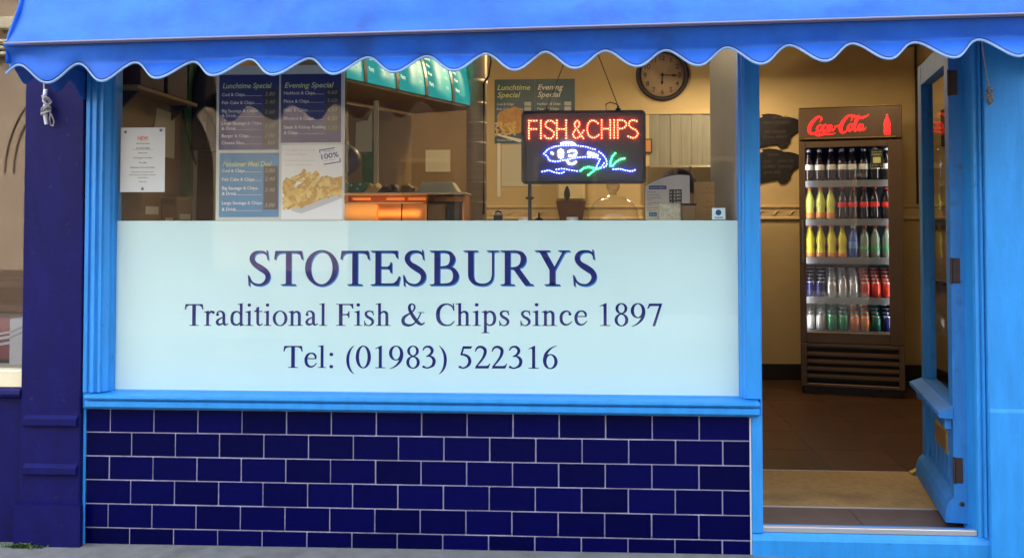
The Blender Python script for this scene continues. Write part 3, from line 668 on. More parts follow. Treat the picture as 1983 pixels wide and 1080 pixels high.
mb = MB(); mb.box(-4.5, -.419, .25, .3, 2.75, 2.9); mb.box(-4.5, -.4, 2.5, 2.6, 0, 2.9); mb.box(-4.6, -4.5, 0, 2.6, 0, 6); mb.box(-4.5, -.42, .1, 2.6, 2.9, 3.0); mb.box(-4.5, -.42, 0, 9, 5.9, 6.05); mb.box(-4.5, -.42, .02, .2, 3.5, 5.9); mb.box(-4.5, -.4, .3, 2.5, -.02, .02)
mb.build('wall', 'brownshelf', nb)
t = thing('display_board', 'dark red display board with white curved stripes in the left shop window', 'display board', (-.9, .30, .78))
B(-1.6, -.49, .30, .33, .78, .985, .002).build('panel', 'redcloth', t)
mb = MB()
for q, (z, w) in enumerate(((.925, .010), (.900, .014), (.872, .013))):
    P = [(-1.5 + 1.01 * k / 20, z - .07 * math.sin(math.pi * (k / 20) ** .8) + .02 * (k / 20)) for k in range(21)]
    for (a, b), (c, d) in zip(P[:-1], P[1:]): mb.add([(a, .2985, b), (c, .2985, d), (c, .2985, d + w), (a, .2985, b + w)], [(0, 1, 2, 3)])
mb.build('stripes', 'txtwhite', t)
t = thing('white_box', 'white carton standing on the cream sill in the left shop window', 'box', (-.53, .2, .78))
B(-.582, -.475, .14, .27, .7785, .995, .003).build('carton', 'paper', t)
mb = MB()
for z in (.90, .925): mb.add([(-.581, .1385, z), (-.476, .1385, z + .045), (-.476, .1385, z + .057), (-.581, .1385, z + .01)], [(0, 1, 2, 3)])
mb.build('printed_stripe', 'trayp', t)
t = thing('shelf_unit', 'dark brown shelf unit at the back of the left shop window', 'shelf', (-.9, .6, .02))
B(-1.7, -.42, .62, .66, .02, 1.16, .004).build('back_panel', 'brownshelf', t)
for z in (.80, 1.01, 1.13): B(-1.7, -.42, .36, .6195, z, z + .03, .003).build('shelf', 'brownshelf', t)
rb = thing('right_neighbour', 'narrow strip of dark burgundy wall right of the blue pier', 'building', (4.8, 0, 0))
B(4.0055, 6.5, -.028, .24, -.05, 6, .004).build('wall', 'burg', rb)

# ================================================================== ACROSS THE STREET (seen only as reflections in the glass)
ac = thing('opposite_building', 'cream stone terrace across the street, seen reflected in the window glass', 'building', (0, -10.6, 0))
mb = MB(); OY = -10.5
wins = []
for i in range(12):
    cx = -10.2 + i * 2.05
    for z0, z1 in ((1.0, 2.75),):
        if abs(cx + 5.33) < 2.5 or cx > -2.2: continue
        wins.append((cx - .5, cx + .5, z0, z1))
xs = sorted({-14, 14, *[w[0] for w in wins], *[w[1] for w in wins], -7.28, -3.38, -1.5}); zs = sorted({-.1, 7.2, 1.0, 2.75, 4.0})
for a, b in zip(xs[:-1], xs[1:]):
    for c, d in zip(zs[:-1], zs[1:]):
        m = ((a + b) / 2, (c + d) / 2)
        if any(w[0] < m[0] < w[1] and w[2] < m[1] < w[3] for w in wins): continue
        if -7.28 < m[0] < -3.38 and m[1] < 4.0 or m[0] > -1.5: continue
        mb.box(a, b, OY - .4, OY, c, d)
R0, AC, cz, HW, HT = 1.6, -5.33, 2.29, 1.95, 1.71                    # stone arch
ca_ = math.atan2(HT, HW); angs = sorted([math.pi * k / 24 for k in range(25)] + [ca_, math.pi - ca_])
for a0, a1 in zip(angs[:-1], angs[1:]):
    P = [(AC + R0 * math.cos(t), cz + R0 * math.sin(t)) for t in (a0, a1)]
    Q = []
    for t in (a1, a0):
        k = min(HW / max(1e-6, abs(math.cos(t))), HT / max(1e-6, math.sin(t))); Q.append((AC + k * math.cos(t), cz + k * math.sin(t)))
    mb.prism([P[0], P[1], Q[0], Q[1]], 'y', OY - .4, OY)
for s in (-1, 1): mb.box(AC + s * R0, AC + s * HW, OY - .4, OY, -.1, cz)
mb.build('wall', 'stone', ac)
for rr in (1.78, 1.93):
    mb = MB(); mb.tube([(AC + rr * math.cos(math.pi * k / 24), OY + .015, cz + rr * math.sin(math.pi * k / 24)) for k in range(25)], .014, 6); mb.build('arch_moulding', 'stonedark', ac)
B(AC - HW, AC + HW, OY - 1.2, OY - 1.1, -.1, 4.1).build('arch_door', 'stonedark', ac)
for z, h in ((4.22, .06), (4.32, .06), (4.42, .06), (4.66, .20), (6.9, .3)): B(-14, -1.5, OY + .001, OY + .16, z, z + h, .02).build('string_course', 'stonetrim', ac)
B(-14, -1.5, OY + .001, OY + .08, -.1, .7, .02).build('base_course', 'stonedark', ac)
for (a, b, c, d) in wins:
    f = MB(); f.box(a, b, OY - .22, OY - .16, c, c + .07); f.box(a, b, OY - .22, OY - .16, d - .07, d); f.box(a, a + .07, OY - .22, OY - .16, c, d); f.box(b - .07, b, OY - .22, OY - .16, c, d); f.box(a, b, OY - .21, OY - .15, (c + d) / 2 - .03, (c + d) / 2 + .03)
    w = f.build('window', 'stonedark', ac); B(a, b, OY - .2, OY - .19, c, d).build('pane', 'darkglass', w); B(a - .08, b + .08, OY + .001, OY + .12, c - .12, c - .002, .01).build('sill', 'stonetrim', w)
mb = MB(); mb.prism([(OY - 5, 7.25), (OY + .2, 7.25), (OY - 2.4, 8.4)], 'x', -14, 14); mb.build('roof', 'roofslate', ac)

a2 = thing('opposite_building', 'added dark building across the street, keeping reflections dim on the right of the glass', 'building', (6, -10.6, 0))
B(-1.49, 14, OY - .4, OY, -.1, 7.2).build('wall', 'dimfacade', a2)  # added facade, made dark so the glass over the sign reflects little
for i in range(6):
    x = -.2 + i * 2.2
    for z in (.9, 4.1):
        w = B(x - .5, x + .5, OY + .001, OY + .03, z, z + 1.6, .005).build('window', 'stonedark', a2); B(x - .43, x + .43, OY + .031, OY + .036, z + .07, z + 1.53).build('pane', 'darkglass', w)

# ================================================================== LAMPS OF THE ROOM
def pendant(x, y, z, power, label, size=.32):
    t = thing('ceiling_lamp', label, 'lamp', (x, y, z), 0, 'warm lamps hanging from the shop ceiling')
    mb = MB(); mb.lathe([(.03, .17), (.05, .16), (.19, .02), (.20, .0), (.19, .0), (.045, .145), (.0, .15)], (x, y, z), 24); mb.build('lamp_shade', 'darkwood', t)
    mb = MB(); mb.tube([(x, y, z + .17), (x, y, 3.0)], .006, 6); mb.build('cord', 'black', t)
    mb = MB(); mb.lathe([(0, .02), (.03, .025), (.045, .06), (.03, .10), (0, .11)], (x, y, z), 12); mb.build('bulb', 'lampglow', t)
    l = bpy.data.lights.new('lamp_light', 'AREA'); l.shape = 'DISK'; l.size = size; l.energy = power; l.color = (1, .75, .45)
    o = bpy.data.objects.new('lamp_light', l); o.location = (0, 0, -.005); COL.objects.link(o); o.parent = t
def globe(x, y, z, power, label):
    t = thing('ceiling_lamp', label, 'lamp', (x, y, z), 0, 'warm lamps hanging from the shop ceiling')
    mb = MB(); mb.lathe([(0, -.08), (.05, -.065), (.08, 0), (.05, .065), (0, .08)], (x, y, z), 16); mb.build('globe', 'lampglow', t)
    mb = MB(); mb.tube([(x, y, z + .08), (x, y, 3.0)], .006, 6); mb.build('cord', 'black', t)
    l = bpy.data.lights.new('lamp_light', 'POINT'); l.shadow_soft_size = .09; l.energy = power; l.color = (1, .75, .44)
    o = bpy.data.objects.new('lamp_light', l); o.location = (0, -.17, -.05); COL.objects.link(o); o.parent = t
globe(1.80, 1.95, 2.72, 3.8, 'warm globe lamp above the serving counter')
pendant(4.22, 2.20, 2.64, .8, 'warm shaded lamp above the public side of the shop')
pendant(3.25, 2.72, 2.64, 1.8, 'warm shaded lamp close to the back wall left of the drinks fridge')
pendant(.75, 2.1, 2.62, .6, 'warm shaded lamp at the dim frying end of the room')

# ================================================================== ON AND BEHIND THE GLASS
YP = .0605
def sheetbox(t, name, m, x0, x1, z0, z1, y=YP, th=.0012): return B(x0, x1, y, y + th, z0, z1).build(name, m, t)
def quad(mb, x0, x1, z0, z1, y): mb.add([(x0, y, z0), (x1, y, z0), (x1, y, z1), (x0, y, z1)], [(0, 1, 2, 3)])
# A4 notice
t = thing('notice', 'white paper notice with a red heading taped inside the window beside the left frame', 'notice', (.094, YP, 1.59))
sheetbox(t, 'sheet', 'paper', -.012, .199, 1.590, 1.888)
mb = MB(); text(mb, 'NEW', .094, 1.832, .022, YP - .0004, align='c', off=.02); quad(mb, .07, .118, 1.828, 1.8295, YP - .0004); mb.build('heading', 'txtred', t)
mb = MB()
for s, z, h in (('We Now Have', 1.811, .0105), ('GLUTEN FREE', 1.789, .0105), ('Batter and', 1.768, .0100), ('Cooking for Coeliacs', 1.745, .0105), ('We offer', 1.722, .0105), ('Haddock, Cod and Chips.', 1.700, .0115), ('Please allow a minimum wait to', 1.680, .0085), ('prevent the use of trays for common', 1.667, .0085), ('contamination', 1.654, .0085), ('Thank you', 1.635, .009)):
    text(mb, s, .094, z, h, YP - .0004, align='c', off=.008)
quad(mb, .045, .143, 1.786, 1.787, YP - .0004)
mb.build('lettering', 'txtdark', t)
mb = MB()
for x, z in ((.010, 1.868), (.178, 1.875), (.094, 1.605)): mb.lathe([(0, -.003), (.006, -.002), (.007, 0)], (x, YP, z), 8, 'y')
mb.build('fixing_dot', 'steelgrey', t)
# menu posters
def menu(nm, label, x0, x1, z0, z1, m, title, lines, prices, tx, col2='txtwhite', y=YP, px=None, band=True, tsize=.034, ls=.0205):
    t = thing(nm, label, 'menu poster', ((x0 + x1) / 2, y, z0))
    sheetbox(t, 'sheet', m, x0, x1, z0, z1, y)
    w = x1 - x0
    mb = MB(); text(mb, title, x0 + w * .06, z1 - .062, tsize, y - .0004, width=w * .82, shear=.25, off=.012); mb.build('heading', 'txtyel', t)
    mb = MB()
    for s, z in lines:
        text(mb, s, x0 + w * .05, z, ls, y - .0004, off=.01)
        if not s.endswith('-'): quad(mb, x0 + w * (.10 + .02 * len(s)), x0 + w * .72, z, z + .0014, y - .0003)
    mb.build('lettering', col2, t)
    if prices:
        zt, zb = max(p[1] for p in prices) + .03, min(p[1] for p in prices) - .012
        sheetbox(t, 'price_strip', 'pprice', x1 - w * .255, x1 - w * .02, zb, zt, y - .0008, .0006)
        mb = MB()
        for s, z in prices: text(mb, s, x1 - w * .235, z, .025, y - .0013, width=w * .17, shear=.2)
        mb.build('prices', 'dimprint', t)
    return t
fr = thing('poster_frame', 'pale backing frame holding four menu posters inside the window', 'poster frame', (.74, YP + .002, 1.46))
mb = MB(); y0, y1 = YP + .0016, YP + .006
mb.box(.440, 1.038, y0, y1, 1.4585, 2.17); mb.build('backing_board', 'pboard', fr)
menu('menu_poster', 'navy lunchtime special menu poster in the window, nearest the white notice', .452, .733, 1.782, 2.128, 'pnavy', 'Lunchtime Special', [('Cod & Chips', 2.030), ('Fish Cake & Chips', 1.993), ('Big Sausage & Chips-', 1.955), ('& Drink', 1.933), ('Large Sausage & Chips-', 1.898), ('& Drink', 1.874), ('Burger & Chips', 1.840), ('Cheese Slice', 1.808)], [('3.80', 2.030), ('2.40', 1.993), ('2.60', 1.948), ('3.00', 1.885), ('2.80', 1.838), ('.30', 1.806)], None)
menu('menu_poster', 'navy evening special menu poster in the window, above the photo of chips', .742, 1.022, 1.814, 2.128, 'pnavy', 'Evening Special', [('Haddock & Chips', 2.035), ('Plaice & Chips', 1.997), ('Huss & Chips', 1.957), ('Mustard & Chips', 1.918), ('Steak & Kidney Pudding-', 1.878), ('& Chips', 1.853)], [('4.60', 2.035), ('3.60', 1.997), ('4.50', 1.955), ('4.20', 1.915), ('3.20', 1.872)], None)
menu('menu_poster', 'bright teal pensioner meal menu poster in the window below the navy lunchtime poster', .456, .735, 1.474, 1.768, 'pteal', 'Pensioner Meal Deal', [('Cod & Chips', 1.680), ('Fish Cake & Chips', 1.640), ('Big Sausage & Chips-', 1.600), ('& Drink', 1.575), ('Large Sausage & Chips-', 1.532), ('& Drink', 1.503)], [('3.80', 1.678), ('2.40', 1.640), ('2.40', 1.590), ('3.00', 1.520)], None)
t = thing('chips_poster', 'white poster with a heap of golden chips and a blue 100% stamp in the window', 'poster', (.885, YP, 1.46))
sheetbox(t, 'sheet', 'paper', .748, 1.030, 1.464, 1.803)
mb = MB(); Y = YP - .0004
def rot2(cx, cz, a, pts): ca, sa = math.cos(a), math.sin(a); return [(cx + p * ca - q * sa, Y, cz + p * sa + q * ca) for p, q in pts]
for pts in ([(-.046, .036), (-.046, .020), (-.041, .020), (-.041, .031), (.028, .031), (.028, .036)], [(.046, -.036), (.046, -.016), (.041, -.016), (.041, -.031), (-.034, -.031), (-.034, -.036)]):
    mb.poly(rot2(.972, 1.752, .16, pts))
text(mb, '100%', .933, 1.736, .033, Y, width=.082, off=.025, rot=.16); text(mb, 'VEGETABLE OIL', .942, 1.766, .009, Y, width=.055, rot=.16); text(mb, 'Palm or Rapeseed', .944, 1.727, .008, Y, width=.055, rot=.16); text(mb, 'We use the best', .936, 1.772, .007, Y, width=.05, rot=.16)
mb.build('stamp', 'pblue', t)
mb = MB()
for s, z in (('Traditional Special', 1.775), ('Home Chips!', 1.757), ('Cooked to crispness', 1.728), ('100% Sunflower', 1.708)): text(mb, s, .766, z, .014, Y, width=min(.135, .0088 * len(s)))
for z in (1.782, 1.735): mb.poly([(.755 + .003 * math.cos(k), Y, z + .003 * math.sin(k)) for k in range(6)])
mb.build('lettering', 'trayp', t)
mb = MB(); mb.poly([(.752, Y, 1.556), (.800, Y, 1.500), (.842, Y, 1.490), (1.0295, Y, 1.560), (1.0295, Y, 1.585), (.90, Y, 1.60), (.76, Y, 1.575)]); mb.build('tray_print', 'trayp', t)
mb = MB(); mb.cur = 1; mb.poly([(min(max(x, .752), 1.0293), Y - .0002, z) for x, z in ((.754, 1.585), (.775, 1.562), (.80, 1.535), (.83, 1.522), (.87, 1.528), (.92, 1.548), (.98, 1.572), (1.0293, 1.595), (1.0293, 1.66), (.99, 1.652), (.955, 1.664), (.93, 1.65), (.90, 1.656), (.865, 1.638), (.84, 1.622), (.81, 1.608), (.78, 1.605))])
rr = random.Random(4)
for k in range(150):
    u_ = rr.random(); x = .757 + u_ * .262; top = 1.588 + .085 * math.sin(math.pi * min(1, u_ * 1.15 + .05)) ** .8 + .02 * u_; bot = 1.552 - .040 * math.sin(math.pi * min(1., u_ * 1.6 + .12)) + .05 * max(0, u_ - .35)
    z = bot + (top - bot) * rr.random(); a = rr.uniform(-.9, .9) + (math.pi / 2 if rr.random() < .25 else 0); l = rr.uniform(.014, .030); w = rr.uniform(.0055, .0105)
    ca, sa = math.cos(a), math.sin(a); yy = Y - .0003 - k * .00001
    P = [(x + p * ca - q * sa, yy, z + p * sa + q * ca) for p, q in ((-l, -w), (l, -w * .8), (l * 1.05, w * .7), (-l * .95, w))]
    P = [(min(max(p[0], .752), 1.0295), p[1], p[2]) for p in P]
    mb.cur = k % 3; mb.poly(P)
mb.build('chips_print', ['chip1', 'chip2', 'chip3'], t)
# little square sticker
t = thing('sticker', 'small pale square sticker with a round navy emblem low on the right of the window', 'sticker', (2.722, YP, 1.463))
sheetbox(t, 'sheet', 'vinyl', 2.694, 2.752, 1.462, 1.512)
mb = MB(); mb.poly([(2.722 + .013 * math.cos(k * .3927), YP - .0004, 1.492 + .013 * math.sin(k * .3927)) for k in range(16)]); quad(mb, 2.704, 2.742, 1.468, 1.472, YP - .0004); mb.build('emblem', 'emblem', t)

# ---------------------------------------------------------------- LED sign
t = thing('led_sign', 'lit LED sign reading FISH & CHIPS with a blue fish hanging behind the glass', 'lit sign', (2.126, .14, 1.63))
mb = MB(); LX, LZ = lambda c: 1.843 + (c - 212) * .000788, lambda c: 1.961 - (c - 405) * .000788
def rrect(x0, x1, z0, z1, r, n=5):
    P = []
    for cx, cz, a in ((x1 - r, z1 - r, 0), (x0 + r, z1 - r, 90), (x0 + r, z0 + r, 180), (x1 - r, z0 + r, 270)):
        for k in range(n + 1): P.append((cx + r * math.cos(R(a + 90 * k / n)), cz + r * math.sin(R(a + 90 * k / n))))
    return P
mb.prism(rrect(1.843, 2.409, 1.625, 1.960, .020), 'y', .150, .172); mb.build('backing_panel', 'panelblack', t)
o, i_ = rrect(1.842, 2.410, 1.624, 1.961, .021), rrect(1.856, 2.396, 1.638, 1.947, .012); n = len(o)
mb = MB(); mb.add([(x, .142, z) for x, z in o] + [(x, .140, z) for x, z in i_] + [(x, .149, z) for x, z in o] + [(x, .1495, z) for x, z in i_], [(k, (k + 1) % n, n + (k + 1) % n, n + k) for k in range(n)] + [(k, 2 * n + k, 2 * n + (k + 1) % n, (k + 1) % n) for k in range(n)] + [(n + k, n + (k + 1) % n, 3 * n + (k + 1) % n, 3 * n + k) for k in range(n)])
mb.build('frame', 'black', t)
def dots(paths, sp=13.2, r=.0033, sp2=None):
    mb = MB(); seen = []
    for P in paths:
        d = 0; prev = P[0]; nxt = 0.
        L = [math.dist(a, b) for a, b in zip(P[:-1], P[1:])]; tot = sum(L); nseg = max(1, round(tot / sp))
        for k in range(nseg + 1):
            s = tot * k / nseg; acc = 0
            for (a, b), l in zip(zip(P[:-1], P[1:]), L):
                if s <= acc + l + 1e-6: f = (s - acc) / l if l else 0; q = (a[0] + (b[0] - a[0]) * f, a[1] + (b[1] - a[1]) * f); break
                acc += l
            if all(math.dist(q, e) > 7 for e in seen):
                seen.append(q); mb.lathe([(r, 0), (r, -r * 1.1), (r * .6, -r * 1.7), (0, -r * 1.9)], (LX(q[0]), .1498, LZ(q[1])), 7, 'y')
    return mb
red = [[(255, 565), (255, 462)], [(268, 463), (300, 462)], [(268, 511), (298, 511)], [(325, 463), (325, 565)],
 [(405, 478), (390, 463), (365, 463), (350, 478), (355, 500), (378, 512), (400, 528), (402, 550), (385, 566), (360, 566), (347, 552)],
 [(418, 462), (418, 565)], [(472, 462), (472, 565)], [(431, 512), (460, 512)],
 [(572, 567), (545, 530), (525, 498), (520, 478), (537, 464), (552, 478), (545, 498), (520, 522), (510, 545), (522, 565), (545, 563), (562, 540), (574, 522)],
 [(657, 480), (640, 465), (615, 463), (598, 485), (593, 515), (600, 545), (618, 563), (642, 563), (660, 548)],
 [(678, 462), (678, 565)], [(728, 462), (728, 565)], [(690, 512), (716, 512)], [(750, 462), (750, 565)],
 [(771, 462), (771, 565)], [(783, 462), (805, 464), (820, 475), (820, 497), (805, 510), (783, 512)],
 [(880, 470), (860, 460), (840, 470), (834, 490), (850, 508), (875, 520), (888, 540), (878, 562), (855, 567), (832, 557)]]
dots(red, 14.2, .0022).build('red_lights', 'redled', t, kind='stuff')
dots([[(342, 655), (365, 630), (400, 615), (450, 608), (520, 607), (580, 615), (640, 632)], [(662, 646), (690, 668), (705, 695), (708, 725), (690, 735)], [(342, 655), (365, 675), (372, 695), (410, 702), (470, 692), (520, 680), (580, 675), (640, 678), (668, 690)], [(668, 690), (655, 715), (645, 740)], [(675, 738), (690, 712)],
      [(332, 760), (370, 752), (405, 765), (440, 770), (458, 762)], [(415, 748), (450, 742), (490, 750), (535, 757)], [(745, 748), (780, 745), (820, 755), (850, 760), (868, 752)]], 14.5, .0022).build('blue_lights', 'blueled', t, kind='stuff')
dots([[(445, 597), (470, 590), (500, 590), (520, 600)], [(430, 640), (430, 672)], [(441, 632), (441, 680)], [(452, 640), (452, 672)], [(388, 650), (394, 656)], [(485, 645), (505, 635), (528, 640), (530, 660), (510, 672), (490, 668)], [(478, 700), (490, 715), (510, 715), (528, 705)], [(600, 650), (625, 655), (652, 668)], [(600, 660), (625, 666)]], 10, .0028).build('white_lights', 'whiteled', t, kind='stuff')
dots([[(555, 755), (575, 740), (600, 733), (630, 740)], [(600, 780), (620, 765), (640, 748), (668, 740)], [(728, 728), (730, 700), (738, 675), (755, 655)], [(740, 728), (760, 705), (785, 690), (808, 685)]], 12.5, .0026).build('green_lights', 'greenled', t, kind='stuff')
for x0, z0, x1, z1 in ((1.958, 1.975, 2.085, 2.30), (2.286, 1.982, 2.165, 2.30)):
    mb = MB(); mb.tube([(x0, .16, z0), (x1, .16, z1)], .0022, 5); mb.build('hanging_cord', 'black', t)
for x in (1.958, 2.286):
    mb = MB(); mb.box(x - .012, x + .012, .150, .172, 1.9605, 1.972, .003); mb.tube([(x, .161, 1.970), (x, .161, 1.984)], .005, 6); mb.build('hanger', 'black', t)
mb = MB(); mb.tube([(2.232, .161, 1.961), (2.230, .161, 1.990), (2.250, .161, 2.0), (2.276, .161, 1.992), (2.284, .161, 1.985)], .0025, 5); mb.build('wire_loop', 'black', t)
t = thing('stand', 'thin black pole standing below the left end of the lit sign', 'stand', (1.878, .2, 1.2))
mb = MB(); mb.tube([(1.878, .2, 1.21), (1.878, .2, 1.66)], .0085, 8); mb.build('pole', 'black', t)
mb = MB(); mb.lathe([(.012, -.006), (.02, -.003), (.02, .003), (.012, .006)], (1.878, .2, 1.562), 10); mb.build('collar', 'black', t)
mb = MB(); mb.lathe([(.06, 0), (.06, .008), (.012, .014)], (1.878, .2, 1.2), 16); mb.build('base', 'black', t)

# ---------------------------------------------------------------- counter just behind the glass, and what stands on it
ct = thing('counter', 'serving counter just behind the sign-covered part of the window', 'counter', (1.5, .4, .1))
B(.02, 2.78, .13, .78, 1.165, 1.2, .006).build('worktop', 'steel', ct); B(.05, 2.75, .16, .74, .10, 1.1645, .004).build('front_panel', 'brownwall', ct)
CZ = 1.2
t = thing('glass_dome', 'clear glass cake dome with a ball knob on the counter under the lit sign', 'cake dome', (2.275, .45, CZ))
mb = MB(); pr = [(.128, .005), (.131, .16), (.128, .24), (.118, .295), (.095, .335), (.06, .357), (.026, .366), (.020, .375)]
mb.lathe(pr, (2.275, .45, CZ + .012), 32); mb.build('dome', 'glass_thin', t, recalc=True)
mb = MB(); mb.lathe([(.018, .372), (.016, .382), (.029, .398), (.034, .415), (.029, .432), (.014, .444), (0, .446)], (2.275, .45, CZ + .012), 20)
mb.build('knob', 'glass_knob', t)
mb = MB(); mb.lathe([(.09, 0), (.15, .004), (.155, .012), (.0, .012)], (2.275, .45, CZ), 32); mb.build('base_plate', 'wplastic', t)
t = thing('pastries', 'reddish brown pastries heaped inside the glass cake dome', 'pastry', (2.275, .45, CZ + .012))
rr = random.Random(2); mb = MB()
for k in range(14):
    a = rr.random() * 6.28; r = rr.random() * .075; mb.lathe([(0, -.018), (.028, -.012), (.034, 0), (.026, .014), (0, .02)], (2.275 + r * math.cos(a), .45 + r * math.sin(a), CZ + .032 + .045 * (k // 3)), 10)
mb.build('pastry_heap', 'rust', t, kind='stuff')
# price board with an arched top
t = thing('price_board', 'white price board with an arched top and a black price panel behind the window', 'price board', (2.53, .35, CZ))
P = [(2.424, CZ), (2.634, CZ)] + [(2.634 - .21 * k / 10, 1.647 + .030 * math.sin(math.pi * (.30 + .64 * k / 10)) - .03 * (k / 10) ** 2) for k in range(11)]
mb = MB(); mb.prism(P, 'y', .350, .356); mb.build('board', 'white', t)
mb = MB(); mb.prism(rrect(2.440, 2.524, 1.606, 1.624, .005), 'y', .3490, .3498); mb.build('heading_label', 'pblue', t)
mb = MB(); mb.prism(rrect(2.440, 2.478, 1.478, 1.497, .004), 'y', .3490, .3498); mb.build('footer_label', 'pteal', t)
mb = MB(); text(mb, 'Pensioner Special', 2.446, 1.611, .011, .3486, width=.07); text(mb, 'Drinks', 2.447, 1.484, .010, .3486, width=.024); mb.build('label_text', 'txtwhite', t)
B(2.537, 2.596, .3488, .3498, 1.533, 1.606).build('price_panel', 'pprice', t)
mb = MB()
for s, z in (('£ 3.80', 1.589), ('£ 2.80', 1.573), ('£ 2.40', 1.557), ('£ 3.00', 1.539)): text(mb, s, 2.541, z, .014, .3483, width=.05, off=.01)
mb.build('prices', 'txtwhite', t)
mb = MB()
for s, z in (('Cod & Chips', 1.591), ('Fish Cake & Chips', 1.577), ('Big Sausage & Chips', 1.564), ('& Drink', 1.553), ('Large Sausage & Chips', 1.539), ('& Drink', 1.529), ('Burger & Chips', 1.516), ('Cheese Slice', 1.504)): text(mb, s, 2.431, z, .009, .3494, width=.0036 * len(s))
mb.build('lettering', 'txtdark', t)
t = thing('napkin_holder', 'patterned pale plastic box on the counter in front of the price board', 'box', (2.535, .27, CZ))
B(2.482, 2.582, .25, .31, CZ, 1.536, .006).build('box', 'frost', t); B(2.4845, 2.5795, .2525, .3075, 1.5362, 1.539, .001).build('lid', 'trayp', t)
t = thing('cutlery_box', 'grey brown box beside the patterned pale box on the counter', 'box', (2.617, .27, CZ))
B(2.584, 2.650, .255, .315, CZ, 1.528, .003).build('box', 'brownwall', t); B(2.582, 2.652, .253, .317, 1.5282, 1.537, .002).build('lid', 'hinge', t)
t = thing('paper_bag', 'tan paper price list standing between the boxes and the grey board', 'price list', (2.72, .46, CZ))
B(2.668, 2.765, .450, .456, CZ, 1.646, .001).build('sheet', 'tanpaper', t)
mb = MB()
for s, z in (('Pies', 1.610), ('Cod Roe', 1.590), ('Peas', 1.545), ('Tea 80', 1.520), ('Cola', 1.500), ('Milk', 1.482)): text(mb, s, 2.763, z, .015, .4495, align='r', width=.0095 * len(s))
mb.build('lettering', 'rust', t)
t = thing('till_handset', 'small black card machine on the counter left of the black pole', 'card machine', (1.725, .3, CZ))
mb = MB(); mb.prism([(.27, CZ), (.36, CZ), (.36, 1.486), (.33, 1.497), (.275, 1.485)], 'x', 1.703, 1.742); mb.build('body', 'black', t)
mb = MB(); mb.tube([(1.708, .31, 1.497), (1.722, .31, 1.503), (1.738, .31, 1.496)], .005, 6); mb.build('grip', 'black', t)
t = thing('sauce_bottle', 'small dark bottle with a nozzle on the counter right of the pole', 'bottle', (1.925, .3, CZ))
mb = MB(); mb.lathe([(.022, 0), (.024, .01), (.024, .255), (.017, .270), (.006, .272), (.0045, .296), (0, .297)], (1.918, .3, CZ), 14); mb.build('body', 'black', t)
mb = MB(); mb.lathe([(.025, .05), (.0252, .051), (.0252, .2), (.025, .201)], (1.918, .3, CZ), 14); mb.build('label', 'rust', t)
t = thing('white_tub', 'small white tub at the foot of the black pole behind the window', 'tub', (1.845, .3, CZ))
mb = MB(); mb.lathe([(.02, 0), (.024, .24), (.028, .245), (.028, .262), (.02, .272), (0, .273)], (1.846, .32, CZ), 14); mb.build('tub', 'wplastic', t)
t = thing('white_mug', 'white mug on the counter in front of the soap dispenser', 'mug', (2.06, .35, CZ))
mb = MB(); mb.lathe([(.026, 0), (.028, .01), (.028, .27), (.026, .275), (.023, .27), (.0, .25)], (2.075, .35, CZ), 16); mb.build('mug', 'wplastic', t)

# ---------------------------------------------------------------- frying range, hot cabinet
rg = thing('frying_range', 'frying range with a curved backlit teal menu canopy along its top', 'frying range', (1.1, 1.3, .12))
RA = math.atan2(.93, .42); RM = Matrix.Translation((.835, .74, 0)) @ Matrix.Rotation(RA, 4, 'Z')     # local x runs away along the range, -y faces the customers
def rpart(mb, nm, m): mb.v = [RM @ Vector(v) for v in mb.v]; return mb.build(nm, m, rg)
cur = [(-.02 - .16 * math.cos(k / 9 * 1.45) , 2.185 + .33 * math.sin(k / 9 * 1.45)) for k in range(10)]
pw = .292
for k in range(-1, 4):
    a, b = k * pw + .012, (k + 1) * pw - .012
    mb = MB(); n = len(cur)
    mb.add([(a, y, z) for y, z in cur] + [(b, y, z) for y, z in cur], [(q, n + q, n + q + 1, q + 1) for q in range(n - 1)], True)
    p = rpart(mb, 'menu_panel', 'menulit'); p.modifiers.new('thickness', 'SOLIDIFY').thickness = .006
    mb = MB()
    def on(P, a=a):
        s = min(max((P[2] - 0) / .30, 0), .999) * 9; q = int(s); f = s - q; y = cur[q][0] + (cur[q + 1][0] - cur[q][0]) * f; z = cur[q][1] + (cur[q + 1][1] - cur[q][1]) * f
        return (a + P[0], y - .003, z)
    rr = random.Random(k + 9)
    for w, z in (('Chips', .22), ('Cod', .185), ('Scampi', .15), ('Pies', .115), ('Peas', .08), ('Pasty', .04))[(k + 1) % 3:]:
        text(mb, w, .02, z, .022, 0, plane=on, off=.01); text(mb, '%d.%d0' % (rr.randint(1, 5), rr.randint(0, 9)), .20, z, .017, 0, plane=on)
    lt = rpart(mb, 'menu_lettering', 'menutext'); w = lt.matrix_world; lt.parent = p; 
    if k < 3: 
        mb = MB(); mb.add([(b - .002, y - .004, z) for y, z in cur] + [(b + .026, y - .004, z) for y, z in cur], [(q, n + q, n + q + 1, q + 1) for q in range(n - 1)]); o = rpart(mb, 'divider', 'black'); o.modifiers.new('thickness', 'SOLIDIFY').thickness = .01
mb = MB(); mb.prism([(y + .02, z) for y, z in cur] + [(.3, 2.515), (.3, 2.185)], 'x', 4 * pw + .001, 4 * pw + .05); rpart(mb, 'canopy_end', 'chrome')
mb = MB(); mb.box(-pw, 4 * pw, -.172, .30, 2.168, 2.1845); mb.box(-pw, 4 * pw, .29, .30, 2.19, 2.52); mb.box(-pw, 4 * pw, -.12, -.11, 2.186, 2.40); rpart(mb, 'canopy_box', 'brownwall')
mb = MB(); mb.box(-.1, 4 * pw, -.10, .5, .14, 1.18, .01); rpart(mb, 'range_body', 'steel')
